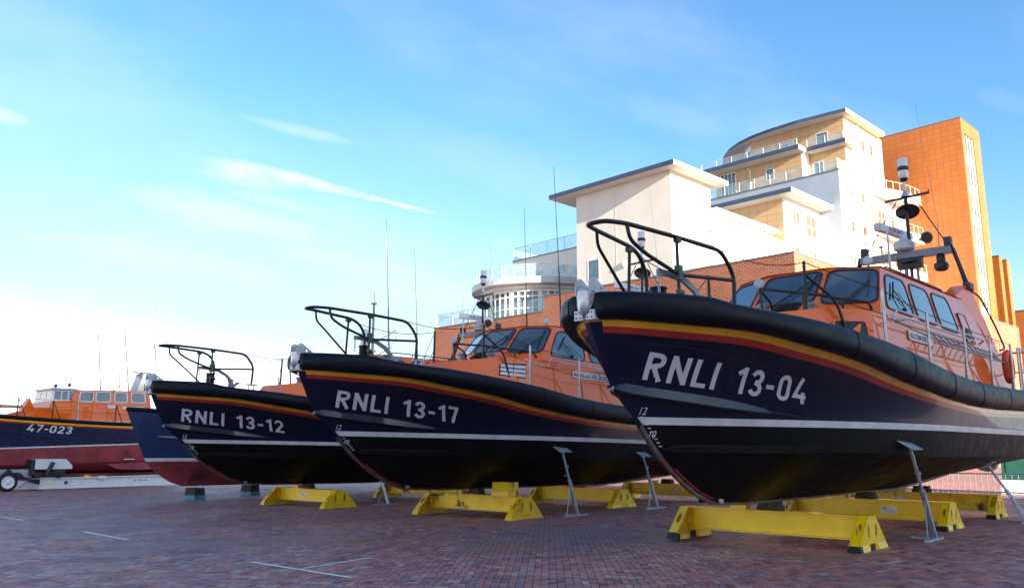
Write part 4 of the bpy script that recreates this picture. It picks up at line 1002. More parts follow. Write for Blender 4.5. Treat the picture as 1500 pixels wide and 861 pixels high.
prop((17.65, 13.4, gz(13.5)), (17.08, 13.38, 1.56), "steel prop against the side of the boat numbered 13-17")
prop((21.4, 13.3, gz(13.5)), (20.67, 13.24, 1.43), "steel prop farther aft along the boat numbered 13-17, beside the 13-04 stem")
prop((18.23, 21.66, gz(21.7)), (18.1, 22.0, .95), "steel prop under the side of the boat numbered 13-12")
def keel_block(loc, label):
    o = empty('keel_block', loc, math.radians(6), label=label, category='block', group='timber blocks on blue bases')
    MB().box(-.24, .24, -.36, .36, 0, .17).build('blue_base', MATS['blue_block'], o)
    MB().box(-.22, .22, -.33, .34, .172, .31).build('timber_baulk', MATS['timber'], o); MB().box(-.21, .21, -.32, .32, .313, .44).build('timber_baulk', MATS['timber'], o)
keel_block((16.55, 31.2, gz(31.2)), "nearer timber block on a blue base under the red keel")
keel_block((19.75, 32.5, gz(32.5)), "farther timber block on a blue base, right of the first one")
# yellow trolley behind the 13-17 stand
o = empty('yard_trolley', (20.6, 20.8, gz(20.8)), 0.1, label="small yellow wheeled trolley behind the rusty stand", category='trolley')
MB().box(-.5, .7, -.8, .7, .30, .40).build('platform', MATS['stand_yellow'], o)
MB().tube([(-.4, .66, .38), (-.4, .66, .85)], .035).build('post', MATS['stand_yellow'], o, smooth=50)
MB().tube([(.6, .66, .38), (.6, .66, .85)], .035).build('post', MATS['stand_yellow'], o, smooth=50)
for y_ in (-.7, .75): MB().lathe([(.02, -.05), (.17, -.05), (.19, -.02), (.19, .02), (.17, .05), (.02, .05)], (-.45, y_, .19), 16, (0, 1, 0)).build('wheel', MATS['tyre'], o, smooth=40)
# ------------------------------------------------------------------ older blue boat with a red bottom between the lifeboats
def loft(rows, mats, n=40, L=12.0, pw=1.4):
    """rows: (x_start, f(x)->(b,z)); material between rows"""
    m = MB()
    for sg in (-1, 1):
        base = len(m.v)
        for x0, f in rows:
            for i in range(n + 1):
                x = x0 + (L - x0) * (i / n) ** pw; b, z = f(x); m.v.append((x, sg * (0 if i == 0 else b), z))
        for r in range(len(rows) - 1):
            for i in range(n): a = base + r * (n + 1) + i; m.f.append((a, a + 1, a + n + 2, a + n + 1)); m.m.append(mats[r])
    k = len(rows) * (n + 1)
    for r in range(len(rows) - 1): a = r * (n + 1) + n; b = a + n + 1; m.f.append((a, b, k + b, k + a)); m.m.append(mats[r])
    return m
o4 = empty('old_workboat', (13.95, 31.9, 0.0), math.radians(-1.5), label="blue hulled boat with a dull red bottom, bow showing behind 13-12", category='boat')
sh = lambda x: (itps(x, [(0, 0), (.6, .42), (1.6, .95), (3.5, 1.6), (6, 1.95), (12.5, 1.9)]), itps(x, [(0, 2.92), (3, 2.72), (6, 2.5), (12.5, 2.45)]))
wl = lambda x: (itps(x, [(.78, 0), (2, .52), (4, 1.2), (7, 1.72), (12.5, 1.75)]), 1.16)
wl2 = lambda x: (itps(x, [(.86, 0), (2, .47), (4, 1.13), (7, 1.66), (12.5, 1.7)]), 1.03)
def mixf(f, g, t, x0): return lambda x: (lerp(f(x)[0], g(x)[0], t), lerp(f(x)[1], g(x)[1], t))
def btm(t, z0, x0):
    return lambda x: (lerp(itps(x, [(.86, 0), (2, .47), (4, 1.13), (7, 1.66), (12.5, 1.7)]), 0.02, t) * sstep((x - x0) / 2.2 + .05), lerp(1.03, .06, t) if x > x0 + 1.2 else lerp(z0, lerp(1.03, .06, t), sstep((x - x0) / 1.2)))
rows = [(2.4, lambda x: (.03, .06)), (1.9, btm(.75, .22, 1.9)), (1.5, btm(.5, .45, 1.5)), (1.15, btm(.25, .72, 1.15)), (.86, wl2), (.78, wl)]
for t in (.2, .4, .6, .8): rows.append((.78 * (1 - t), mixf(wl, sh, t, 0)))
rows.append((0, sh)); rows.append((0, lambda x: (sh(x)[0] + .04, sh(x)[1] + .16)))
loft(rows, [1, 1, 1, 1, 2, 0, 0, 0, 0, 0, 3], L=12.5).build('hull', [MATS['blue_hull'], MATS['red_antifoul'], MATS['boot_white'], MATS['rubber']], o4, smooth=35)
def rubbing():
    m = MB()
    for s in (-1, 1): m.tube([(x, s * (sh(x)[0] + .03), sh(x)[1] + .08) for x in [.03 + i * .31 for i in range(40)]], .075, 8)
    return m
rubbing().build('rubbing_strake', MATS['rubber'], o4, smooth=50)
dk = MB(); vs = []
for i in range(25): x = .05 + 12.4 * i / 24; b, z = sh(x); vs += [(x, -b, z + .1), (x, b, z + .1)]
dk.add(vs, [(2 * i, 2 * i + 2, 2 * i + 3, 2 * i + 1) for i in range(24)]); dk.build('deck', MATS['deck_grey'], o4)
MB().tube([(1.05, -.50, 1.98), (1.5, -.68, 1.95), (2.1, -.9, 1.90)], [.02, .04, .02], 6).build('skirt_bracket', MATS['steel'], o4, smooth=50)
MB().hexa([(4.2, -1.2, 2.6), (10.2, -1.35, 2.6), (10.2, 1.35, 2.6), (4.2, 1.2, 2.6)], [(5.0, -1.0, 3.35), (9.9, -1.2, 3.35), (9.9, 1.2, 3.35), (5.0, 1.0, 3.35)]).build('cabin', MATS['orange_paint'], o4)
MB().hexa([(7.0, -1.1, 3.35), (10.0, -1.15, 3.35), (10.0, 1.15, 3.35), (7.0, 1.1, 3.35)], [(7.5, -.95, 3.95), (9.8, -1.0, 3.95), (9.8, 1.0, 3.95), (7.5, .95, 3.95)]).build('wheelhouse', MATS['orange_paint'], o4)
r_ = pipe([(3.6, -1.35, 2.8), (3.6, -1.35, 3.75), (7.5, -1.6, 3.7), (7.5, -1.6, 2.7)], .022).build('guard_rail', MATS['black_pipe'], o4, smooth=60)
for x in (4.6, 5.6, 6.6): MB().tube([(x, -1.4, 2.7), (x, -1.42, 3.73)], .018, 6).build('rail_post', MATS['black_pipe'], r_, smooth=60)
ms = MB().tube([(11.7, .3, 2.6), (11.7, .3, 8.6)], [.09, .055], 10).build('mast', MATS['grey_paint'], o4, smooth=60)
MB().lathe([(.12, 0), (.22, .05), (.24, .2), (.24, .75), (.18, .92), (.05, 1.0)], (11.25, .3, 6.3), 16).build('radome', MATS['white_plastic'], ms, smooth=40)
MB().bar((11.2, .3, 6.25), (11.8, .3, 6.25), .3, .06).tube([(11.7, .3, 6.6), (12.1, -1.0, 7.2), (12.1, -1.0, 6.7)], .02, 6).tube([(11.7, .3, 5.9), (12.1, -.7, 6.4)], .02, 6).build('mast_spreader', MATS['grey_paint'], ms)
MB().lathe([(.05, 0), (.16, .05), (.16, .09), (.03, .12)], (11.7, .3, 8.55), 12).tube([(11.62, .15, 8.6), (11.62, .15, 9.25)], .012, 6).tube([(11.8, .45, 8.6), (11.8, .45, 9.2)], .012, 6).build('masthead_light', MATS['light_grey'], ms)
MB().tube([(11.75, -1.1, 2.6), (11.3, -1.0, 12.0)], [.02, .006], 6).build('whip_aerial', MATS['white_plastic'], o4, smooth=60)
# ------------------------------------------------------------------ boat numbered 47-023 on a white trailer
def old_boat():
    o = empty('lifeboat', (9.0, 49.6, 0.0), 0.0, label="older navy lifeboat numbered 47-023 with pink-red bottom, on the white trailer", category='lifeboat')
    zz = lambda x: .038 * (x - 5.5)
    shb = [(0, 0), (.8, .7), (2, 1.3), (4, 1.85), (6, 2.1), (15, 2.1)]
    S_ = lambda x: (itps(x, shb), itps(x, [(0, 3.75), (2, 3.50), (5.3, 3.14), (12, 2.87), (15, 2.85)]))
    Y1 = lambda x: (S_(x)[0] + .0, S_(x)[1] - .16); Y2 = lambda x: (S_(x)[0] - .01, S_(x)[1] - .26); Y3 = lambda x: (S_(x)[0] - .02, S_(x)[1] - .33)
    K_ = lambda x: (itps(x, [(.7, 0), (3, 1.05), (6, 1.85), (15, 2.02)]), itps(x, [(.7, 2.9), (3, 2.62), (5.5, 2.35), (9, 1.98), (12, 1.85), (15, 1.85)]))
    W_ = lambda x: (itps(x, [(1.2, 0), (3, .85), (6, 1.65), (10, 1.95), (15, 1.95)]), 1.50 + zz(x)); W2 = lambda x: (W_(x)[0], W_(x)[1] - .07)
    Bg = lambda x: (itps(x, [(1.9, 0), (4, .8), (7, 1.5), (15, 1.75)]), .62 + zz(x) * .6); Bh = lambda x: (itps(x, [(2.4, 0), (4.5, .5), (8, .95), (15, 1.1)]), .22 + zz(x) * .3)
    rows = [(3.0, lambda x: (.05, .08)), (2.4, Bh), (1.9, Bg), (1.25, W2), (1.2, W_), (.7, K_), (.25, Y3), (.15, Y2), (.1, Y1), (0, S_)]
    loft(rows, [1, 1, 1, 2, 0, 0, 4, 3, 0], L=15, n=44).build('hull', [MATS['blue_hull_dark'], MATS['red_antifoul'], MATS['boot_white'], MATS['stripe_yellow'], MATS['stripe_red']], o, smooth=30)
    MB().tube([(x, -S_(x)[0] - .02, S_(x)[1] - .05) for x in [.1 + i * .4 for i in range(37)]], .10, 8).build('rubbing_strake', MATS['rubber'], o, smooth=50)
    MB().tube([(x, -K_(x)[0] - .0, K_(x)[1]) for x in [.9 + i * .4 for i in range(35)]], .045, 6).build('hull_knuckle', MATS['blue_hull_dark'], o, smooth=50)
    m = MB(); vs = []
    for i in range(25): x = .05 + 14.9 * i / 24; b, z = S_(x); vs += [(x, -b, z), (x, b, z)]
    m.add(vs, [(2 * i, 2 * i + 2, 2 * i + 3, 2 * i + 1) for i in range(24)]); m.build('deck', MATS['deck_grey'], o)
    MB().poly([(11.0, -1.6, .62), (11.6, -1.9, .36), (12.8, -2.0, .30), (14.6, -2.0, .40), (14.6, -1.7, .80)], (0, -.06, 0)).build('bilge_keel', MATS['red_antifoul'], o)
    MB().box(11.9, 12.5, -1.93, -1.86, .86, .92).build('anode', MATS['steel'], o)
    MB().box(6.5, 14.5, -.9, .9, -.05, .12).build('box_keel', MATS['red_antifoul'], o)
    # superstructure
    y = -1.45
    m = MB(); prof = [(5.2, 3.0), (7.0, 3.55), (7.9, 3.62), (8.0, 3.98), (9.15, 4.08), (9.15, 3.0)]
    m.poly([(a, y, b) for a, b in prof], (0, 2.9, 0)); cb = m.build('forward_cabin', MATS['orange_paint'], o)
    MB().hexa([(8.9, y - .02, 3.0), (13.6, y - .02, 3.0), (13.6, -y + .02, 3.0), (8.9, -y + .02, 3.0)], [(9.15, y + .12, 4.66), (13.3, y + .12, 4.78), (13.3, -y - .12, 4.78), (9.15, -y - .12, 4.66)]).build('wheelhouse', MATS['orange_paint'], o)
    MB().hexa([(8.05, y + .08, 3.98), (9.22, y + .08, 3.98), (9.22, -y - .08, 3.98), (8.05, -y - .08, 3.98)], [(8.10, y + .16, 4.62), (9.25, y + .16, 4.62), (9.25, -y - .16, 4.62), (8.10, -y - .16, 4.62)]).build('wheelhouse_front', MATS['white_plastic'], o)
    MB().box(7.95, 9.3, y + .05, -y - .05, 4.62, 4.72).build('front_roof', MATS['light_grey'], o)
    Q = [(8.05, y + .08, 3.98), (9.22, y + .08, 3.98), (9.25, y + .16, 4.62), (8.10, y + .16, 4.62)]
    for a, b in ((.06, .34), (.40, .64), (.70, .93)): pane_on('window_pane', Q, [(a, .15), (b, .15), (b, .88), (a, .88)], o, 'boat_glass', lift=.01, r=.04)
    Q2 = [(8.05, -y - .08, 3.98), (8.05, y + .08, 3.98), (8.10, y + .16, 4.62), (8.10, -y - .16, 4.62)]
    for a, b in ((.05, .32), (.36, .64), (.68, .95)): pane_on('window_pane', Q2, [(a, .15), (b, .15), (b, .88), (a, .88)], o, 'boat_glass', lift=.01, r=.04)
    Q3 = [(8.9, y - .02, 3.0), (13.6, y - .02, 3.0), (13.3, y + .12, 4.78), (9.15, y + .12, 4.66)]
    for a, b in ((.09, .24), (.29, .46), (.53, .68), (.75, .92)): pane_on('window_pane', Q3, [(a, .63), (b, .63), (b, .93), (a, .93)], o, 'boat_glass', lift=.01, r=.12, frame='plate_white', fw=.07)
    pane_on('name_plate', Q3, [(.62, .40), (.95, .40), (.95, .50), (.62, .50)], o, 'plate_white', lift=.01, r=.03)
    pane_on('crest_panel', Q3, [(.44, .42), (.54, .42), (.54, .54), (.44, .54)], o, 'letter_white', lift=.01, r=.03)
    for xx, zz_ in ((8.3, 4.85), (9.0, 4.93)): MB().lathe([(.04, -.1), (.10, -.05), (.10, .03)], (xx, -.9, zz_), 12, (-1, -.3, .2)).tube([(xx, -.9, 4.7), (xx, -.9, zz_)], .02, 6).build('spotlight', MATS['black_part'], o, smooth=50)
    # rails
    for x in (6.2, 7.9, 11.2, 12.9):
        z0 = S_(x)[1]; pr_ = MB().tube([(x, -2.0, z0), (x, -2.0, z0 + 1.0)], .03, 6).build('stanchion', MATS['black_pipe'], o, smooth=60)
        MB().tube([(x, -2.0, z0 + .95), (x + .45, -1.9, z0)], .022, 6).build('stanchion_leg', MATS['black_pipe'], pr_, smooth=60)
    m = MB()
    for dz in (1.0, .55):
        pts = [(x, -2.0, S_(x)[1] + dz - .06 * math.sin(max(0, x - .5) * 1.85) ** 2) for x in [.5 + i * .5 for i in range(26)]]; m.tube(pts, .010, 5)
    m.build('guard_wires', MATS['rope'], o)
    MB().tube([(9.2, -1.95, S_(9)[1]), (9.2, -1.9, 4.4)], .035, 6).lathe([(.14, 0), (.12, .1), (.05, .2)], (9.2, -1.95, S_(9)[1]), 10).build('deck_light_post', MATS['steel'], o, smooth=60)
    MB().poly([(6.9, -.3, 3.4), (7.3, -.3, 4.15), (7.6, -.3, 3.5)], (0, .6, 0)).build('deck_ventilator', MATS['orange_paint'], o)
    MB().poly([(12.9, -.5, 4.7), (13.3, -.5, 5.9), (14.0, -.5, 5.75), (14.5, -.5, 4.7)], (0, 1.0, 0)).build('radar_plinth', MATS['grey_paint'], o)
    MB().box(12.9, 14.0, -.5, .5, 5.95, 6.05).box(13.1, 13.9, -.08, .08, 6.55, 6.68).tube([(13.5, 0, 6.05), (13.5, 0, 6.6)], .1, 8).build('radar_scanner', MATS['light_grey'], o)
    MB().tube([(14.6, .2, 4.6), (14.1, .2, 7.8)], [.07, .04], 8).bar((13.6, .2, 6.95), (14.9, .2, 7.0), .08, .05).tube([(14.6, .2, 4.6), (15.2, .2, 6.2)], .05, 6).build('mast', MATS['grey_paint'], o, smooth=60)
    for x0, x1, z0, z1, mt_ in ((10.7, 10.3, 4.7, 7.9, 'grey_paint'), (11.8, 11.65, 4.7, 5.9, 'grey_paint'), (12.3, 11.75, 4.7, 8.3, 'grey_paint'), (13.1, 12.8, 5.7, 9.0, 'white_plastic'), (14.1, 13.6, 6.0, 10.6, 'white_plastic'), (11.4, 11.35, 4.7, 5.2, 'grey_paint')):
        MB().tube([(x0, -.9, z0), (x1, -.9, z1)], [.032, .018], 6).build('whip_aerial', MATS['black_pipe' if mt_ == 'grey_paint' else 'grey_paint'], o, smooth=60)
    MB().tube([(11.5, -.6, 4.7), (13.3, -.3, 6.2)], .03, 6).build('mast_stay', MATS['grey_paint'], o, smooth=60)
    # number
    def fn(s, g, lift):
        z = lerp(2.36, 2.19, (s - 6.2) / 3.2) + .38 * g; x = s + .06 * g + .38
        zt = Y3(x)[1]; kb, kz = K_(x); b = lerp(kb, Y3(x)[0], max(0, min(1, (z - kz) / (zt - kz)))); return (x, -(b + lift + .012), z)
    hull_text(o, '47-023', 0, spans_for('47-023', 6.35, 8.55, .14), fn)
    return o
old_boat()
def trailer():
    o = empty('boat_trailer', (15.6, 47.6, gz(47.6)), math.radians(2), label="long white trailer with an engine pack, carrying the boat numbered 47-023", category='trailer')
    T = MATS['trailer_white']
    side = MB(); side.poly([(1.0, 0, .12), (8.6, 0, .12), (8.6, 0, .62), (7.6, 0, .68), (1.0, 0, .62)], (0, .12, 0)).box(1.0, 8.6, -.10, .18, .60, .66).box(1.0, 8.6, -.08, .16, .08, .12); side.build('side_beam', T, o)
    side = MB(); side.poly([(1.0, 4.4, .12), (8.6, 4.4, .12), (8.6, 4.4, .62), (1.0, 4.4, .62)], (0, .12, 0)); side.build('side_beam', T, o)
    for x in (1.3, 4.6, 8.2): MB().box(x, x + .2, .1, 4.4, .15, .4).build('cross_beam', T, o)
    for x, z in ((1.2, .22), (1.2, .52), (1.75, .22), (1.75, .52), (2.05, .22), (2.05, .52), (2.6, .24), (2.6, .50)): MB().lathe([(.03, 0), (.03, .02)], (x, -.001, z), 8, (0, -1, 0)).build('bolt', MATS['steel'], o)
    MB().lathe([(.09, 0), (.09, .03), (.06, .03)], (2.35, -.001, .38), 14, (0, -1, 0)).build('hub', MATS['black_part'], o)
    MB().box(1.35, 1.7, -.01, -.002, .30, .36).build('hazard_decal', MATS['stand_yellow'], o)
    s_ = MB().box(6.0, 6.95, -.014, -.002, .30, .50).build('maker_plate', MATS['plate_white'], o); q = MB(); q.box(6.05, 6.12, -.018, -.014, .33, .47)
    for k in range(9): q.box(6.2 + k * .075, 6.25 + k * .075, -.018, -.014, .38, .44)
    q.build('plate_print', MATS['ink_blue'], s_)
    MB().box(4.0, 4.4, -.16, .1, .52, .70).build('bracket', T, o)
    MB().box(3.3, 3.6, .0, .2, .662, .74).build('yellow_chock', MATS['stand_yellow'], o); MB().box(8.3, 8.5, -.12, .22, .55, .95).build('yellow_chock', MATS['stand_yellow'], o)
    eng = MB(); eng.poly([(.65, -.25, 1.10), (2.5, -.25, 1.10), (2.5, -.25, 1.28), (2.15, -.25, 1.62), (.65, -.25, 1.62)], (0, .7, 0)); eng.build('engine_cover', T, o)
    MB().box(.45, .72, -.2, .4, .8, 1.6).box(.7, 1.6, -.15, .4, .72, .95).lathe([(.1, 0), (.32, .05), (.32, .3), (.1, .35)], (1.9, -.2, .95), 12, (0, 1, 0)).tube([(1.2, -.3, .8), (1.5, -.3, 1.45)], .11, 8).box(2.1, 3.0, .0, .4, .66, .78).build('engine_parts', MATS['black_part'], o, smooth=40)
    MB().box(-.9, .6, .0, .5, .7, 1.1).hexa([(.0, -.05, .15), (1.0, -.05, .15), (1.0, .1, .15), (.0, .1, .15)], [(.6, -.05, .62), (1.0, -.05, .62), (1.0, .1, .62), (.6, .1, .62)]).build('drawbar', MATS['galvanised'], o)
    m = MB()
    for k in range(6): m.tube([(-.8 + .05 * k, -.1, .9 + .05 * k), (-.1, -.25, .95 - .06 * k), (.5, -.15, .5 + .02 * k), (1.0, -.1, .35 + .04 * k)], .025, 6)
    m.build('hydraulic_hoses', MATS['black_part'], o, smooth=60)
    wh = MB().lathe([(.30, -.14), (.42, -.14), (.47, -.09), (.47, .09), (.42, .14), (.30, .14)], (-.55, -.1, .47), 28, (0, 1, 0)).build('tyre', MATS['tyre'], o, smooth=40)
    MB().lathe([(.04, -.19), (.10, -.18), (.13, -.15), (.26, -.15), (.29, -.17), (.31, -.14)], (-.55, -.1, .47), 24, (0, 1, 0)).build('rim', MATS['white_plastic'], wh, smooth=40)
    wh2 = MB().lathe([(.30, -.14), (.42, -.14), (.47, -.09), (.47, .09), (.42, .14), (.30, .14)], (-.55, 3.6, .47), 28, (0, 1, 0)).build('tyre', MATS['tyre'], o, smooth=40)
    return o
trailer()
# ------------------------------------------------------------------ waterfront buildings (own axes, 4.5 degrees off the boats' axes)
AL = math.radians(43.96 - 48.47); cA, sA = math.cos(AL), math.sin(AL)
def tb(v): return Vector((cA * v.x + sA * v.y, -sA * v.x + cA * v.y, v.z))
def at(x, y, ax, v):      # point of a wall plane seen in a given direction
    d = tb(CF + CR * ((x - 750) / FPX) + CU * ((430.5 - y) / FPX)); c = CAM
    i = 'xyz'.index(ax); t = (v - c[i]) / d[i]; return c + d * t
def bparent(label, name='apartment_building', cat='building'): 
    o = empty(name, (0, 0, 0), AL, label=label, category=cat); return o
BA = bparent("stepped cream and white waterfront flats on a red brick base, with dark edged roof slabs")
def box(name, mt, x0, x1, y0, y1, z0, z1, parent=BA): return MB().box(min(x0, x1), max(x0, x1), min(y0, y1), max(y0, y1), z0, z1).build(name, MATS[mt], parent)
def slab(name, x0, x1, y0, y1, z0, z1, parent=BA):
    """roof slab: pale soffit, dark fascia on the -x edge, pale fascia on the -y edge"""
    m = MB(); m.box(x0, x1, y0, y1, z0, z1, 0); s = m.build(name, MATS['soffit'], parent)
    MB().box(x0 - .05, x0 - .003, y0 - .05, y1, z0 + .03, z1 + .04).build('slab_fascia', MATS['fascia'], s)
    MB().box(x0 - .05, x1, y0 - .05, y0 - .003, z0 + .05, z1 + .035).build('slab_fascia', MATS['soffit'], s)
    MB().box(x0 - .02, x1, y0 - .02, y1, z1 + .036, z1 + .07).build('roof_covering', MATS['coping'], s)
    return s
def window_x(X, ya, yb, z0, z1, parent=BA, cols=1, rows=1, mt='pane', reveal=.12, fr='frame_white'):
    """window on a wall facing -x"""
    y0, y1 = min(ya, yb), max(ya, yb); f = MB(); e = .07
    f.box(X - .02, X + .10, y0, y1, z0, z0 + e).box(X - .02, X + .10, y0, y1, z1 - e, z1).box(X - .02, X + .10, y0, y0 + e, z0 + e, z1 - e).box(X - .02, X + .10, y1 - e, y1, z0 + e, z1 - e)
    for c in range(1, cols): yy = y0 + (y1 - y0) * c / cols; f.box(X - .015, X + .10, yy - .035, yy + .035, z0 + e, z1 - e)
    for r in range(1, rows): zz = z0 + (z1 - z0) * r / rows; f.box(X - .012, X + .10, y0 + e, y1 - e, zz - .03, zz + .03)
    fo = f.build('window_frame', MATS[fr], parent); MB().box(X - .004, X + .02, y0 + e, y1 - e, z0 + e, z1 - e).build('window_pane', MATS[mt], fo); return fo
def window_y(Y, xa, xb, z0, z1, parent=BA, cols=1, rows=1, mt='pane_warm', fr='frame_white'):
    x0, x1 = min(xa, xb), max(xa, xb); f = MB(); e = .06
    f.box(x0, x1, Y - .02, Y + .10, z0, z0 + e).box(x0, x1, Y - .02, Y + .10, z1 - e, z1).box(x0, x0 + e, Y - .02, Y + .10, z0 + e, z1 - e).box(x1 - e, x1, Y - .02, Y + .10, z0 + e, z1 - e)
    for c in range(1, cols): xx = x0 + (x1 - x0) * c / cols; f.box(xx - .05, xx + .05, Y - .015, Y + .10, z0 + e, z1 - e)
    for r in range(1, rows): zz = z0 + (z1 - z0) * r / rows; f.box(x0 + e, x1 - e, Y - .012, Y + .10, zz - .04, zz + .04)
    fo = f.build('window_frame', MATS[fr], parent); MB().box(x0 + e, x1 - e, Y - .004, Y + .02, z0 + e, z1 - e).build('window_pane', MATS[mt], fo); return fo
def win_px(ax, v, x0, y0, x1, y1, **k):     # window filling a given stretch of wall
    a = at(x0, (y0 + y1) / 2, ax, v); b = at(x1, (y0 + y1) / 2, ax, v); c = at((x0 + x1) / 2, y0, ax, v); d = at((x0 + x1) / 2, y1, ax, v)
    return window_y(v, a.x, b.x, d.z, c.z, **k) if ax == 'y' else window_x(v, a.y, b.y, d.z, c.z, **k)
def railing(pts, h, n_per, parent=BA, metal='rail_metal', glass='guard_glass', closed=False, post=.05):
    top = MB().tube([Vector(p) + Vector((0, 0, h)) for p in pts], .028, 6).build('balustrade_rail', MATS[metal], parent, smooth=60)
    tot = 0
    for a, b in zip(pts, pts[1:]):
        a = Vector(a); b = Vector(b); k = max(1, int(round((b - a).length / n_per)))
        for i in range(k):
            p = a.lerp(b, i / k); q = a.lerp(b, (i + 1) / k); d = (q - p).normalized() * .06
            MB().bar(p + Vector((0, 0, 0)), p + Vector((0, 0, h)), post, post, up=(1, 0, 0)).build('balustrade_post', MATS['frame_white'], top)
            if glass: MB().bar(p + d + Vector((0, 0, h / 2)), q - d + Vector((0, 0, h / 2)), .015, h - .16).build('glass_panel', MATS[glass], top)
    e = Vector(pts[-1]); MB().bar(e, e + Vector((0, 0, h)), post, post, up=(1, 0, 0)).build('balustrade_post', MATS['frame_white'], top)
    return top
# brick base
XA = 55.0; YK = 27.61
m = MB(); m.box(XA, XA + .35, 69.1, 52.69, -1, 14.15); m.box(XA, XA + .35, YK, 52.69, -1, 15.57); m.box(XA + .35, 109.5, YK, YK + .35, -1, 15.57); m.box(XA + .35, 109.5, YK + .35, 69.1, -1, 14.1); m.box(XA + .35, 80, 68.8, 69.1, -1, 14.15)
m.build('brick_base', MATS['brick_red'], BA)
m = MB(); m.box(XA - .04, XA + .42, 52.73, 69.15, 14.15, 14.25); m.box(XA - .04, XA + .42, YK - .04, 52.73, 15.57, 15.68); m.box(XA + .42, 109.6, YK - .04, YK + .42, 15.57, 15.68); m.build('wall_coping', MATS['coping'], BA)
for k, (xx, zz_) in enumerate(((100.5, 9.5), (103.0, 9.5), (100.5, 6.5), (103.0, 6.5), (100.5, 12.2))):   # raised brick frames low on the long wall
    MB().box(xx - .9, xx + .9, YK - .06, YK, zz_ + .85, zz_ + .95).box(xx - .9, xx + .9, YK - .06, YK, zz_ - .95, zz_ - .85).box(xx - .9, xx - .8, YK - .06, YK, zz_ - .85, zz_ + .85).box(xx + .8, xx + .9, YK - .06, YK, zz_ - .85, zz_ + .85).build('brick_moulding', MATS['brick_red'], BA)
# tall cream block with its floating roof
XB = 55.6
box('cream_block', 'render_cream', XB, 61.6, 38.5, 49.06, 14.1, 24.62)
MB().box(XB - .012, XB + .0, 44.42, 44.47, 14.1, 24.6).build('render_joint', MATS['soffit'], BA)
slab('roof_slab', 54.45, 62.75, 37.35, 51.45, 24.62, 24.98)
win_px('x', XB, 861, 380, 878, 411, rows=1)
MB().lathe([(.30, 0), (.26, .12), (.1, .2)], (XB, 43.6, 17.3), 14, (-1, 0, 0)).build('wall_vent', MATS['frame_white'], BA)
# lower cream block with the roof terrace
XC = 60.5
box('terrace_block', 'render_cream', XC, 70, 49.07, 62.6, 14.1, 21.35)
MB().box(XC - .05, 70.1, 49.07, 62.65, 21.35, 21.47).build('wall_coping', MATS['coping'], BA)
railing([(XC + .1, 50.2, 21.47), (XC + .1, 62.5, 21.47), (XC + 8, 62.5, 21.47)], 1.35, 2.3)
win_px('x', XC, 807, 388, 830, 403, cols=3, mt='pane_pale'); win_px('x', XC, 838, 380, 846, 402, mt='pane_pale')
win_px('x', XC, 770, 397, 797, 408, cols=3, mt='pane_pale')
# rotunda: curved glazed bay, ring slab, round balustrade
RC = Vector((61.3, 59.4, 0)); RW = 5.8; RS = 7.1
def ring(r, z0, z1, a0, a1, mt, name, r2=None, n=40, parent=BA):
    m = MB(); vs = []
    for i in range(n + 1):
        a = math.radians(a0 + (a1 - a0) * i / n)
        for rr, z in ((r, z0), (r, z1), (r2 or 0.1, z1), (r2 or 0.1, z0)): vs.append((RC.x + rr * math.cos(a), RC.y + rr * math.sin(a), z))
    m.add(vs, [(4 * i + j, 4 * i + 4 + j, 4 * i + 4 + (j + 1) % 4, 4 * i + (j + 1) % 4) for i in range(n) for j in range(4)]); return m.build(name, MATS[mt], parent, smooth=30)
ring(RS, 17.35, 17.65, 60, 300, 'soffit', 'ring_slab'); ring(RS + .05, 17.40, 17.98, 60, 300, 'light_grey', 'slab_fascia', RS + .005)
ring(RS - .9, 17.05, 17.348, 60, 300, 'render_white', 'lower_soffit')
ring(RW - .25, 13.5, 17.04, 60, 300, 'pane', 'curved_glazing')
fr = ring(RW, 16.75, 17.048, 60, 300, 'frame_white', 'window_head', RW - .15)
ring(RW, 14.1, 14.35, 60, 300, 'frame_white', 'window_sill', RW - .15); ring(RW - .03, 16.2, 16.35, 60, 300, 'frame_white', 'transom', RW - .15); ring(RW - .03, 15.05, 15.15, 60, 300, 'frame_white', 'transom', RW - .15)
for i in range(33):
    a = math.radians(62 + 7.4 * i); c = Vector((RC.x + (RW - .08) * math.cos(a), RC.y + (RW - .08) * math.sin(a), 0)); wdt = .42 if i % 4 == 2 else .12
    MB().bar(c + Vector((0, 0, 14.2)), c + Vector((0, 0, 16.8)), wdt, .16, up=(math.cos(a), math.sin(a), 0)).build('mullion', MATS['frame_white'], BA)
pts = [(RC.x + (RS - .5) * math.cos(math.radians(a)), RC.y + (RS - .5) * math.sin(math.radians(a)), 17.98) for a in range(70, 292, 12)]
railing(pts, 1.35, 1.4, post=.05, metal='rail_pale')
railing([(XA + .2, 52.9, 14.25), (XA + .2, 68.9, 14.25), (XA + 5, 68.9, 14.25)], 1.35, 2.6)
# low white terrace wing beside the cream block
box('wing_wall', 'render_white', 61.6, 72.5, 38.42, 44, 15.6, 22.15)
MB().box(61.6, 73.9, 37.9, 38.40, 22.10, 22.55).box(61.6, 73.9, 38.40, 44, 22.151, 22.55).build('wing_fascia', MATS['render_white'], BA)
for a, b in ((1063, 1076), (1079, 1092), (1095, 1109), (1112, 1126)):
    p = at(a, 330, 'y', 38.42); q = at(b, 336, 'y', 38.42); window_y(38.42, p.x, q.x, 20.4, 21.5, mt='pane_pale')
m = MB(); m.box(58.0, 70.5, 36.0, 36.25, 15.5, 19.35).box(58.0, 58.25, 36.25, 38.48, 15.5, 19.35); m.build('terrace_wall', MATS['render_white'], BA)
m = MB(); m.box(57.95, 70.5, 35.95, 36.3, 19.35, 19.43).box(57.95, 58.3, 36.3, 38.48, 19.35, 19.43); m.build('wall_coping', MATS['soffit'], BA)
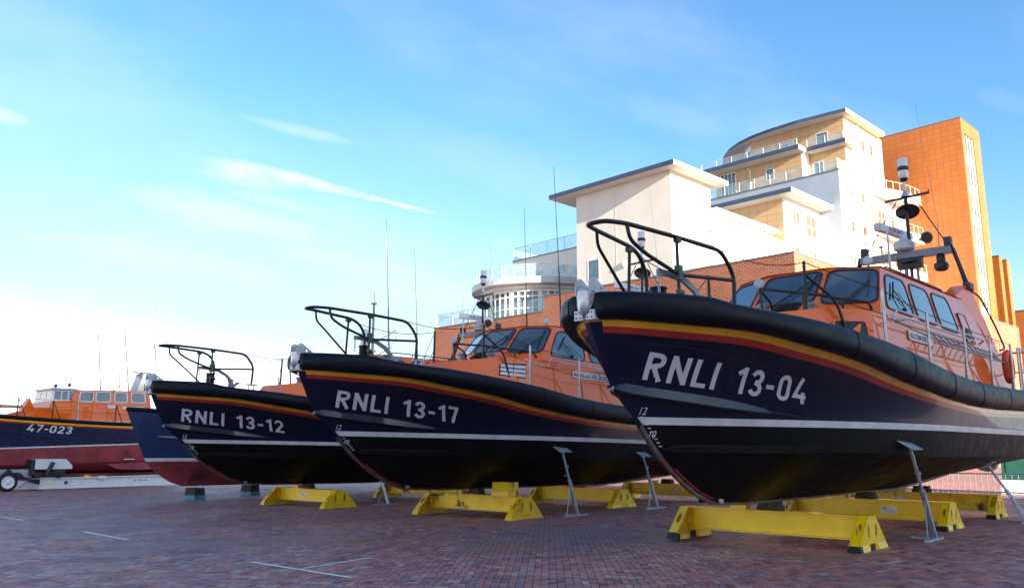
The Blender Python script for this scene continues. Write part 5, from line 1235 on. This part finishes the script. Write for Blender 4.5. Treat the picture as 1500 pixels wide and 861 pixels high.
railing([(63.5, 36.15, 19.43), (70.4, 36.15, 19.43)], 1.1, 1.8, metal='rail_pale')
# middle block
XM, YM = 72.56, 37.0; ZM = 25.6
m = MB(); m.box(XM, XM + .3, YM + .3, 47.5, 15.5, ZM); m.build('clad_wall', MATS['panel_tan'], BA)
box('white_wall', 'render_white', XM, 79.9, YM, YM + .3, 14, ZM); box('mid_core', 'render_white', XM + .3, 79.9, YM + .3, 47.5, 14, ZM - .02)
slab('roof_slab', XM - 1.35, 81.2, YM - 1.35, 47.5, ZM, ZM + .42)
win_px('y', YM, 1161, 309, 1171, 327, cols=2); win_px('y', YM, 1181, 318, 1196, 348, cols=2, rows=2)
win_px('y', YM, 1165, 362, 1172, 372); win_px('y', YM, 1185.5, 367, 1189, 376); win_px('y', YM, 1192, 370, 1196.5, 379)
# tall white block
XT, YT = 79.9, 34.75; ZT_ = 29.8
m = MB(); m.box(XT, XT + .3, YT, 56, 14, ZT_ - .1); m.build('tall_wall', MATS['render_white_shaded'], BA)  # same white block; this face's shade is painted in by a darker render
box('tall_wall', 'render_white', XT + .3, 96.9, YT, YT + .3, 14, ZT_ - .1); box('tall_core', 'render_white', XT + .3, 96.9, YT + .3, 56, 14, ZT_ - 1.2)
MB().box(XT - .05, XT + .4, YT - .04, 56, ZT_ - .1, ZT_ + .02).build('wall_coping', MATS['coping'], BA)
MB().box(XT + .4, 88, YT - .03, YT + .38, ZT_ - .1, ZT_ + .01).build('wall_coping', MATS['frame_white'], BA)
for q in ((1238, 272, 1242, 278), (1245, 276, 1248.5, 288), (1262, 284, 1267, 297), (1242, 323, 1245, 336), (1247.5, 324, 1252.5, 339.5), (1265.5, 332, 1270.5, 345.5), (1245.5, 373, 1249, 386), (1251, 376, 1255, 389), (1270, 386, 1275, 398)):
    win_px('y', YT, *q, fr='render_cream')
# curved balconies at the right-hand end
def balcony(z, hpar=1.35):
    out = [(86.6, YT), (88.2, YT - .25), (90.0, YT - .85), (92.0, YT - 1.5), (94.0, YT - 1.9), (96.3, YT - 2.05)]
    m = MB(); m.poly([Vector((x, y, z - .3)) for x, y in out] + [Vector((96.3, YT, z - .3))], (0, 0, .3)); b = m.build('balcony_slab', MATS['soffit'], BA)
    w_ = MB(); n = len(out); vs = []
    for x, y in out: vs += [(x, y - .02, z - .32), (x, y - .02, z + .95 - .3), (x, y + .10, z + .95 - .3), (x, y + .10, z - .28)]
    w_.add(vs, [(4 * i + j, 4 * i + 4 + j, 4 * i + 4 + (j + 1) % 4, 4 * i + (j + 1) % 4) for i in range(n - 1) for j in range(4)] + [(4 * n - 4, 4 * n - 3, 4 * n - 2, 4 * n - 1)]); w_.build('balcony_parapet', MATS['render_white'], b)
    railing([Vector((x, y + .04, z + .65)) for x, y in out], .95, 1.35, metal='rail_pale', glass=None)
    return b
for z in (29.1, 24.6, 20.3): balcony(z)
for z in (24.9, 20.6):
    window_y(YT, 89.0, 91.0, z, z + 2.4, cols=2); window_y(YT, 92.6, 94.6, z, z + 2.4, cols=2)
    box('recess_wall', 'panel_tan', 86.9, 88.6, YT - .03, YT - .004, z - .2, z + 3.0)
# set-back penthouse floors
XP, YP = 81.4, 35.1
box('penthouse_core', 'render_white', XP + 1.5, 92.2, YP + .3, 44.5, ZT_ - 1.2, 36.3)
m = MB(); m.box(XP, XP + .3, 39.4, 50, ZT_ - 1.2, 33.05); m.box(XP + 1.3, XP + 1.6, YP, 39.4, ZT_ - 1.2, 33.05); m.box(XP + 1.3, XP + 1.6, YP, 46.0, 33.5, 36.38); m.build('clad_wall', MATS['panel_tan'], BA)
box('return_wall', 'render_white', XP, XP + 1.3, 39.10, 39.39, ZT_ - 1.2, 33.05)
box('penthouse_wall', 'render_yellow', XP + 1.6, 92.6, YP, YP + .3, ZT_ - 1.2, 36.38)
m = MB()
ol = [at(x, y, 'z', 33.5) for x, y in ((1169, 212), (1098, 236), (1070, 242), (1040, 252))] 
XS = ol[0].x
slab('balcony_slab', XS, 84, 38.9, 52, 33.06, 33.5); slab('balcony_slab', XP + .2, 84.4, 34.55, 38.88, 33.08, 33.52)
# top roof slab with a rounded end
ol = [at(x, y, 'z', 36.75) for x, y in ((1238.5, 159), (1166, 177.5), (1125, 190.5), (1100, 200), (1082, 209), (1068, 219), (1060, 230), (1059, 238))]
X0 = ol[0].x; corner = ol[0]; far = ol[-1]
pts = [Vector((p.x, p.y, 0)) for p in ol] + [Vector((far.x + 2.0, far.y + .6, 0)), Vector((far.x + 6, far.y, 0)), Vector((91.6, far.y - 4, 0)), Vector((91.6, corner.y, 0))]
m = MB(); m.poly([p + Vector((0, 0, 36.38)) for p in pts], (0, 0, .34)); top = m.build('roof_slab', MATS['soffit'], BA)
vs = []; nn = 10
for p in pts[:nn]: vs += [(p.x - .04, p.y, 36.42), (p.x - .04, p.y, 36.80), (p.x + .3, p.y, 36.80), (p.x + .3, p.y, 36.725)]
m = MB(); m.add(vs, [(4 * i + j, 4 * i + 4 + j, 4 * i + 4 + (j + 1) % 4, 4 * i + (j + 1) % 4) for i in range(nn - 1) for j in range(4)]); m.build('slab_fascia', MATS['fascia'], top)
MB().box(X0 - .05, 91.6, corner.y - .06, corner.y - .003, 36.42, 36.81).build('slab_fascia', MATS['soffit'], top)
# curved glazing under the rounded end
cc_ = [at(x, 235, 'x', XP + 1.5) for x in (1112, 1100, 1088, 1077)]
for i, (a, b) in enumerate(zip(cc_, cc_[1:])):
    pa = Vector((XP + 1.5 + .25 * i * i, a.y, 33.5)); pb = Vector((XP + 1.5 + .25 * (i + 1) ** 2, b.y, 33.5)); f = MB()
    f.bar(pa + Vector((0, 0, .15)), pb + Vector((0, 0, .15)), .12, .3).bar(pa + Vector((0, 0, 2.5)), pb + Vector((0, 0, 2.5)), .12, .7).bar(pa, pa + Vector((0, 0, 2.8)), .14, .14, up=(1, 0, 0)); fo = f.build('window_frame', MATS['frame_white'], BA)
    MB().bar(pa + Vector((0, 0, 1.25)), pb + Vector((0, 0, 1.25)), .04, 1.9).build('window_pane', MATS['pane'], fo)
win_px('x', XP + 1.3, 1195, 194, 1213, 213, cols=1); win_px('x', XP + 1.3, 1143, 211, 1157, 220)
win_px('x', XP + 1.3, 1191, 237, 1207, 256); win_px('x', XP, 1122, 247, 1134, 264)
f = at(1078, 268, 'x', XP).y; g_ = at(1056, 275, 'x', XP).y
window_x(XP, f, g_, 30.0, 32.9, cols=4, mt='pane')
MB().tube([(XP - .12, at(1100, 260, 'x', XP).y, 30), (XP - .12, at(1100, 260, 'x', XP).y, 32.5), (XP - .12, at(1096, 250, 'x', XP).y, 32.9)], .06, 6).build('downpipe', MATS['frame_white'], BA, smooth=60)
for q in ((1247, 197, 1250.5, 213), (1262, 206, 1266, 223), (1274, 213, 1278, 229), (1238, 236, 1241.5, 251), (1251, 244, 1254.5, 258), (1267, 251, 1270.5, 265), (1277, 258, 1281, 271)):
    win_px('y', YP, *q, fr='render_yellow')
MB().tube([(at(1255, 200, 'y', YP).x, YP - .08, 29), (at(1255, 200, 'y', YP).x, YP - .08, 36.3)], .06, 6).build('downpipe', MATS['render_white'], BA, smooth=60)
railing([(XT + .2, 50, ZT_), (XT + .2, YT + .2, ZT_)], 1.25, 1.9, metal='rail_pale'); railing([(XT + .2, YT + .2, ZT_), (87.2, YT + .2, ZT_)], 1.25, 1.9, metal='rail_pale', post=.05)
railing([(XS + .15, 51, 33.54), (XS + .15, 39.1, 33.54)], .75, 1.9, metal='rail_pale'); railing([(XP + .35, 38.8, 33.56), (XP + .35, 34.8, 33.56)], .9, 1.6, metal='rail_pale')
# ------------------------------------------------------------------ orange panelled tower
TW = bparent("tall orange panelled tower block with a white window strip, right of the white flats")
XW, YW = 97.3, 28.05; ZW_ = 38.45
XR = at(1433, 190, 'y', YW).x
def tbox(name, mt, *a): return box(name, mt, *a, parent=TW)
xa = at(1412.5, 205, 'y', YW).x; xb = at(1427, 215, 'y', YW).x
tbox('tower_core', 'panel_orange', XW, XR - .002, YW + .5, 52, 14, ZW_)
tbox('panel_wall', 'panel_orange', XW, xa, YW, YW + .497, 15.7, ZW_); tbox('panel_wall', 'panel_orange', xb, XR, YW, YW + .497, 15.7, ZW_); tbox('panel_wall', 'panel_orange', xa, xb, YW, YW + .497, ZW_ - 1.6, ZW_)
MB().box(XW - .03, XR + .03, YW - .03, YW + .53, ZW_, ZW_ + .06).box(XW - .03, XR + .02, YW + .53, 52, ZW_, ZW_ + .06).build('tower_coping', MATS['coping'], TW)
tbox('window_strip', 'render_white', xa, xb, YW + .14, YW + .48, 15.7, ZW_ - 1.6)
for k in range(6):
    zt = at(1417, 200, 'y', YW + .14).z - 3.52 * k; window_y(YW + .13, xa + .35, xb - .25, zt - 2.55, zt, parent=TW, cols=3, rows=1)
MB().tube([(XW + 1, 38, ZW_), (XW + 1, 38, ZW_ + 1.0)], .05, 6).build('roof_aerial', MATS['black_pipe'], TW, smooth=60)
for i, (xf, xg, zt) in enumerate(((1463, 1467, 375), (1474, 1478, 381))):
    a = at(xf, zt, 'y', YW + 1.0); b = at(xg, zt, 'y', YW + 1.0)
    tbox('projecting_fin', 'panel_orange', a.x, b.x, YW + 1.0, YW + 9, 15.6, a.z); tbox('fin_coping', 'coping', a.x - .04, b.x + .04, YW + .96, YW + 9, a.z, a.z + .12)
# building farther right
FB = bparent("orange building farther away at the right edge of the yard")
p = at(1483, 457, 'x', 150)
MB().box(150, 175, p.y - 40, p.y, -1, p.z).build('wall', MATS['panel_orange'], FB); MB().box(149.95, 175, p.y - 40, p.y + .05, p.z, p.z + .2).build('roof_edge', MATS['coping'], FB)
for k in range(6): window_x(150, p.y - 6 - 5 * k, p.y - 8.5 - 5 * k, p.z - 6, p.z - 3.5, parent=FB, cols=2)
# tall block behind the viewer, across the yard: it casts the shade the boats stand in
SB = bparent("long brick apartment block across the yard, its shade over the boats")
SY = -80.0; SH = 41.0
m = MB(); m.box(-75, SBX1, SY - 16, SY, -1, SH); m.build('wall', MATS['brick_red'], SB)
MB().box(-75.4, SBX1 + .4, SY - 16.4, SY + .4, SH, SH + .5).build('roof', MATS['coping'], SB)
wm = None
for fl in range(11):
    for k in range(18):
        x0 = -72 + 5.0 * k
        if x0 + 2.4 > SBX1 - 1: continue
        f = window_frame_proto = None
        if wm is None:
            q = MB(); q.box(0, 2.2, 0, .06, 0, .08).box(0, 2.2, 0, .06, 1.62, 1.7).box(0, .08, 0, .06, .08, 1.62).box(2.12, 2.2, 0, .06, .08, 1.62).box(1.06, 1.14, 0, .06, .08, 1.62)
            wf = q.build('window_frame', MATS['frame_white'], SB); wp = MB().box(.08, 2.12, 0.01, .03, .08, 1.62).build('window_pane', MATS['pane'], wf); wm = (wf.data, wp.data); wf.location = (x0, SY + .002, 2.2 + 3.3 * fl)
        else:
            wf = link('window_frame', wm[0], SB); wf.location = (x0, SY + .002, 2.2 + 3.3 * fl); link('window_pane', wm[1], wf)
# sunlit boat shed far left, behind 47-023
SHD = empty('boat_shed', (19.0, 74.0, gz(72)), 0.0, label="small sunlit orange and white shed behind the boat numbered 47-023", category='shed')
MB().box(0, 8.5, 0, 6, 0, 4.9).build('wall', MATS['panel_orange'], SHD); MB().box(-.5, 9, -.5, 6.5, 5.9, 6.1).box(.8, 3.6, .5, 4, 4.9, 5.9).build('roof', MATS['light_grey'], SHD)
for x0, x1 in ((-.01, 1.0), (4.2, 5.1), (6.6, 8.52)): MB().box(x0, x1, -.06, -.003, 0, 4.7).build('white_panel', MATS['render_white'], SHD)
for x0 in (.2, 5.3): MB().box(x0 + 1.2, x0 + 2.4, -.05, -.003, 2.4, 4.1).build('door_panel', MATS['orange_paint'], SHD)
o = empty('mooring_post', (15.0, 52.5, gz(52)), 0, label="blue post with a side arm at the left edge", category='post')
MB().tube([(0, 0, 0), (0, 0, 5.1)], .14, 10).build('shaft', MATS['blue_hull'], o, smooth=60); MB().bar((0, 0, 4.5), (.8, 0, 4.5), .06, .06).build('arm', MATS['blue_hull'], o)
# fence, kiosk and red railing beyond the stern of the nearest boat
def fence(a, b, h, n, mt, label, rails=(.15, .95), name='metal_fence', grp=None):
    a = Vector((a[0], a[1], gz(a[1]))); b = Vector((b[0], b[1], gz(b[1]))); o = empty(name, a, 0, label=label, category='fence'); d = b - a
    for r_ in rails: MB().tube([Vector((0, 0, r_ * h)), d + Vector((0, 0, r_ * h))], .025, 6).build('rail', MATS[mt], o, smooth=60)
    me = None
    for i in range(n + 1):
        if me is None: p = MB().tube([(0, 0, 0), (0, 0, h)], .012, 6).build('bar', MATS[mt], o, smooth=60); me = p.data
        else: p = link('bar', me, o)
        p.location = d * (i / n)
    return o
fence((38.0, 14.0), (33.5, 5.2), .8, 40, 'grey_paint', "low grey metal fence seen beneath the nearest boat")
fence((33.5, 5.4), (30.5, 1.5), 2.0, 22, 'stripe_red', "dark red railing beyond the stern of the nearest boat", (.12, .5, .92), 'red_railing')
o = empty('green_kiosk', (36.5, 6.3, gz(6)), math.radians(10), label="dark green cabinet on a pale base beyond the nearest boat", category='cabinet')
MB().box(-.9, .9, -1.0, 1.0, 0, .5).build('base', MATS['render_white'], o); mat('green_paint', (.01, .09, .06), .5); MB().box(-.85, .85, -.95, .95, .5, 1.9).build('cabinet', MATS['green_paint'], o); MB().box(-.87, -.851, -.8, .8, .6, 1.75).build('door', MATS['green_paint'], o)
for s_ in bpy.data.meshes:
    pass
print('objects', len(bpy.data.objects), 'tris', sum(len(m.polygons) for m in bpy.data.meshes))
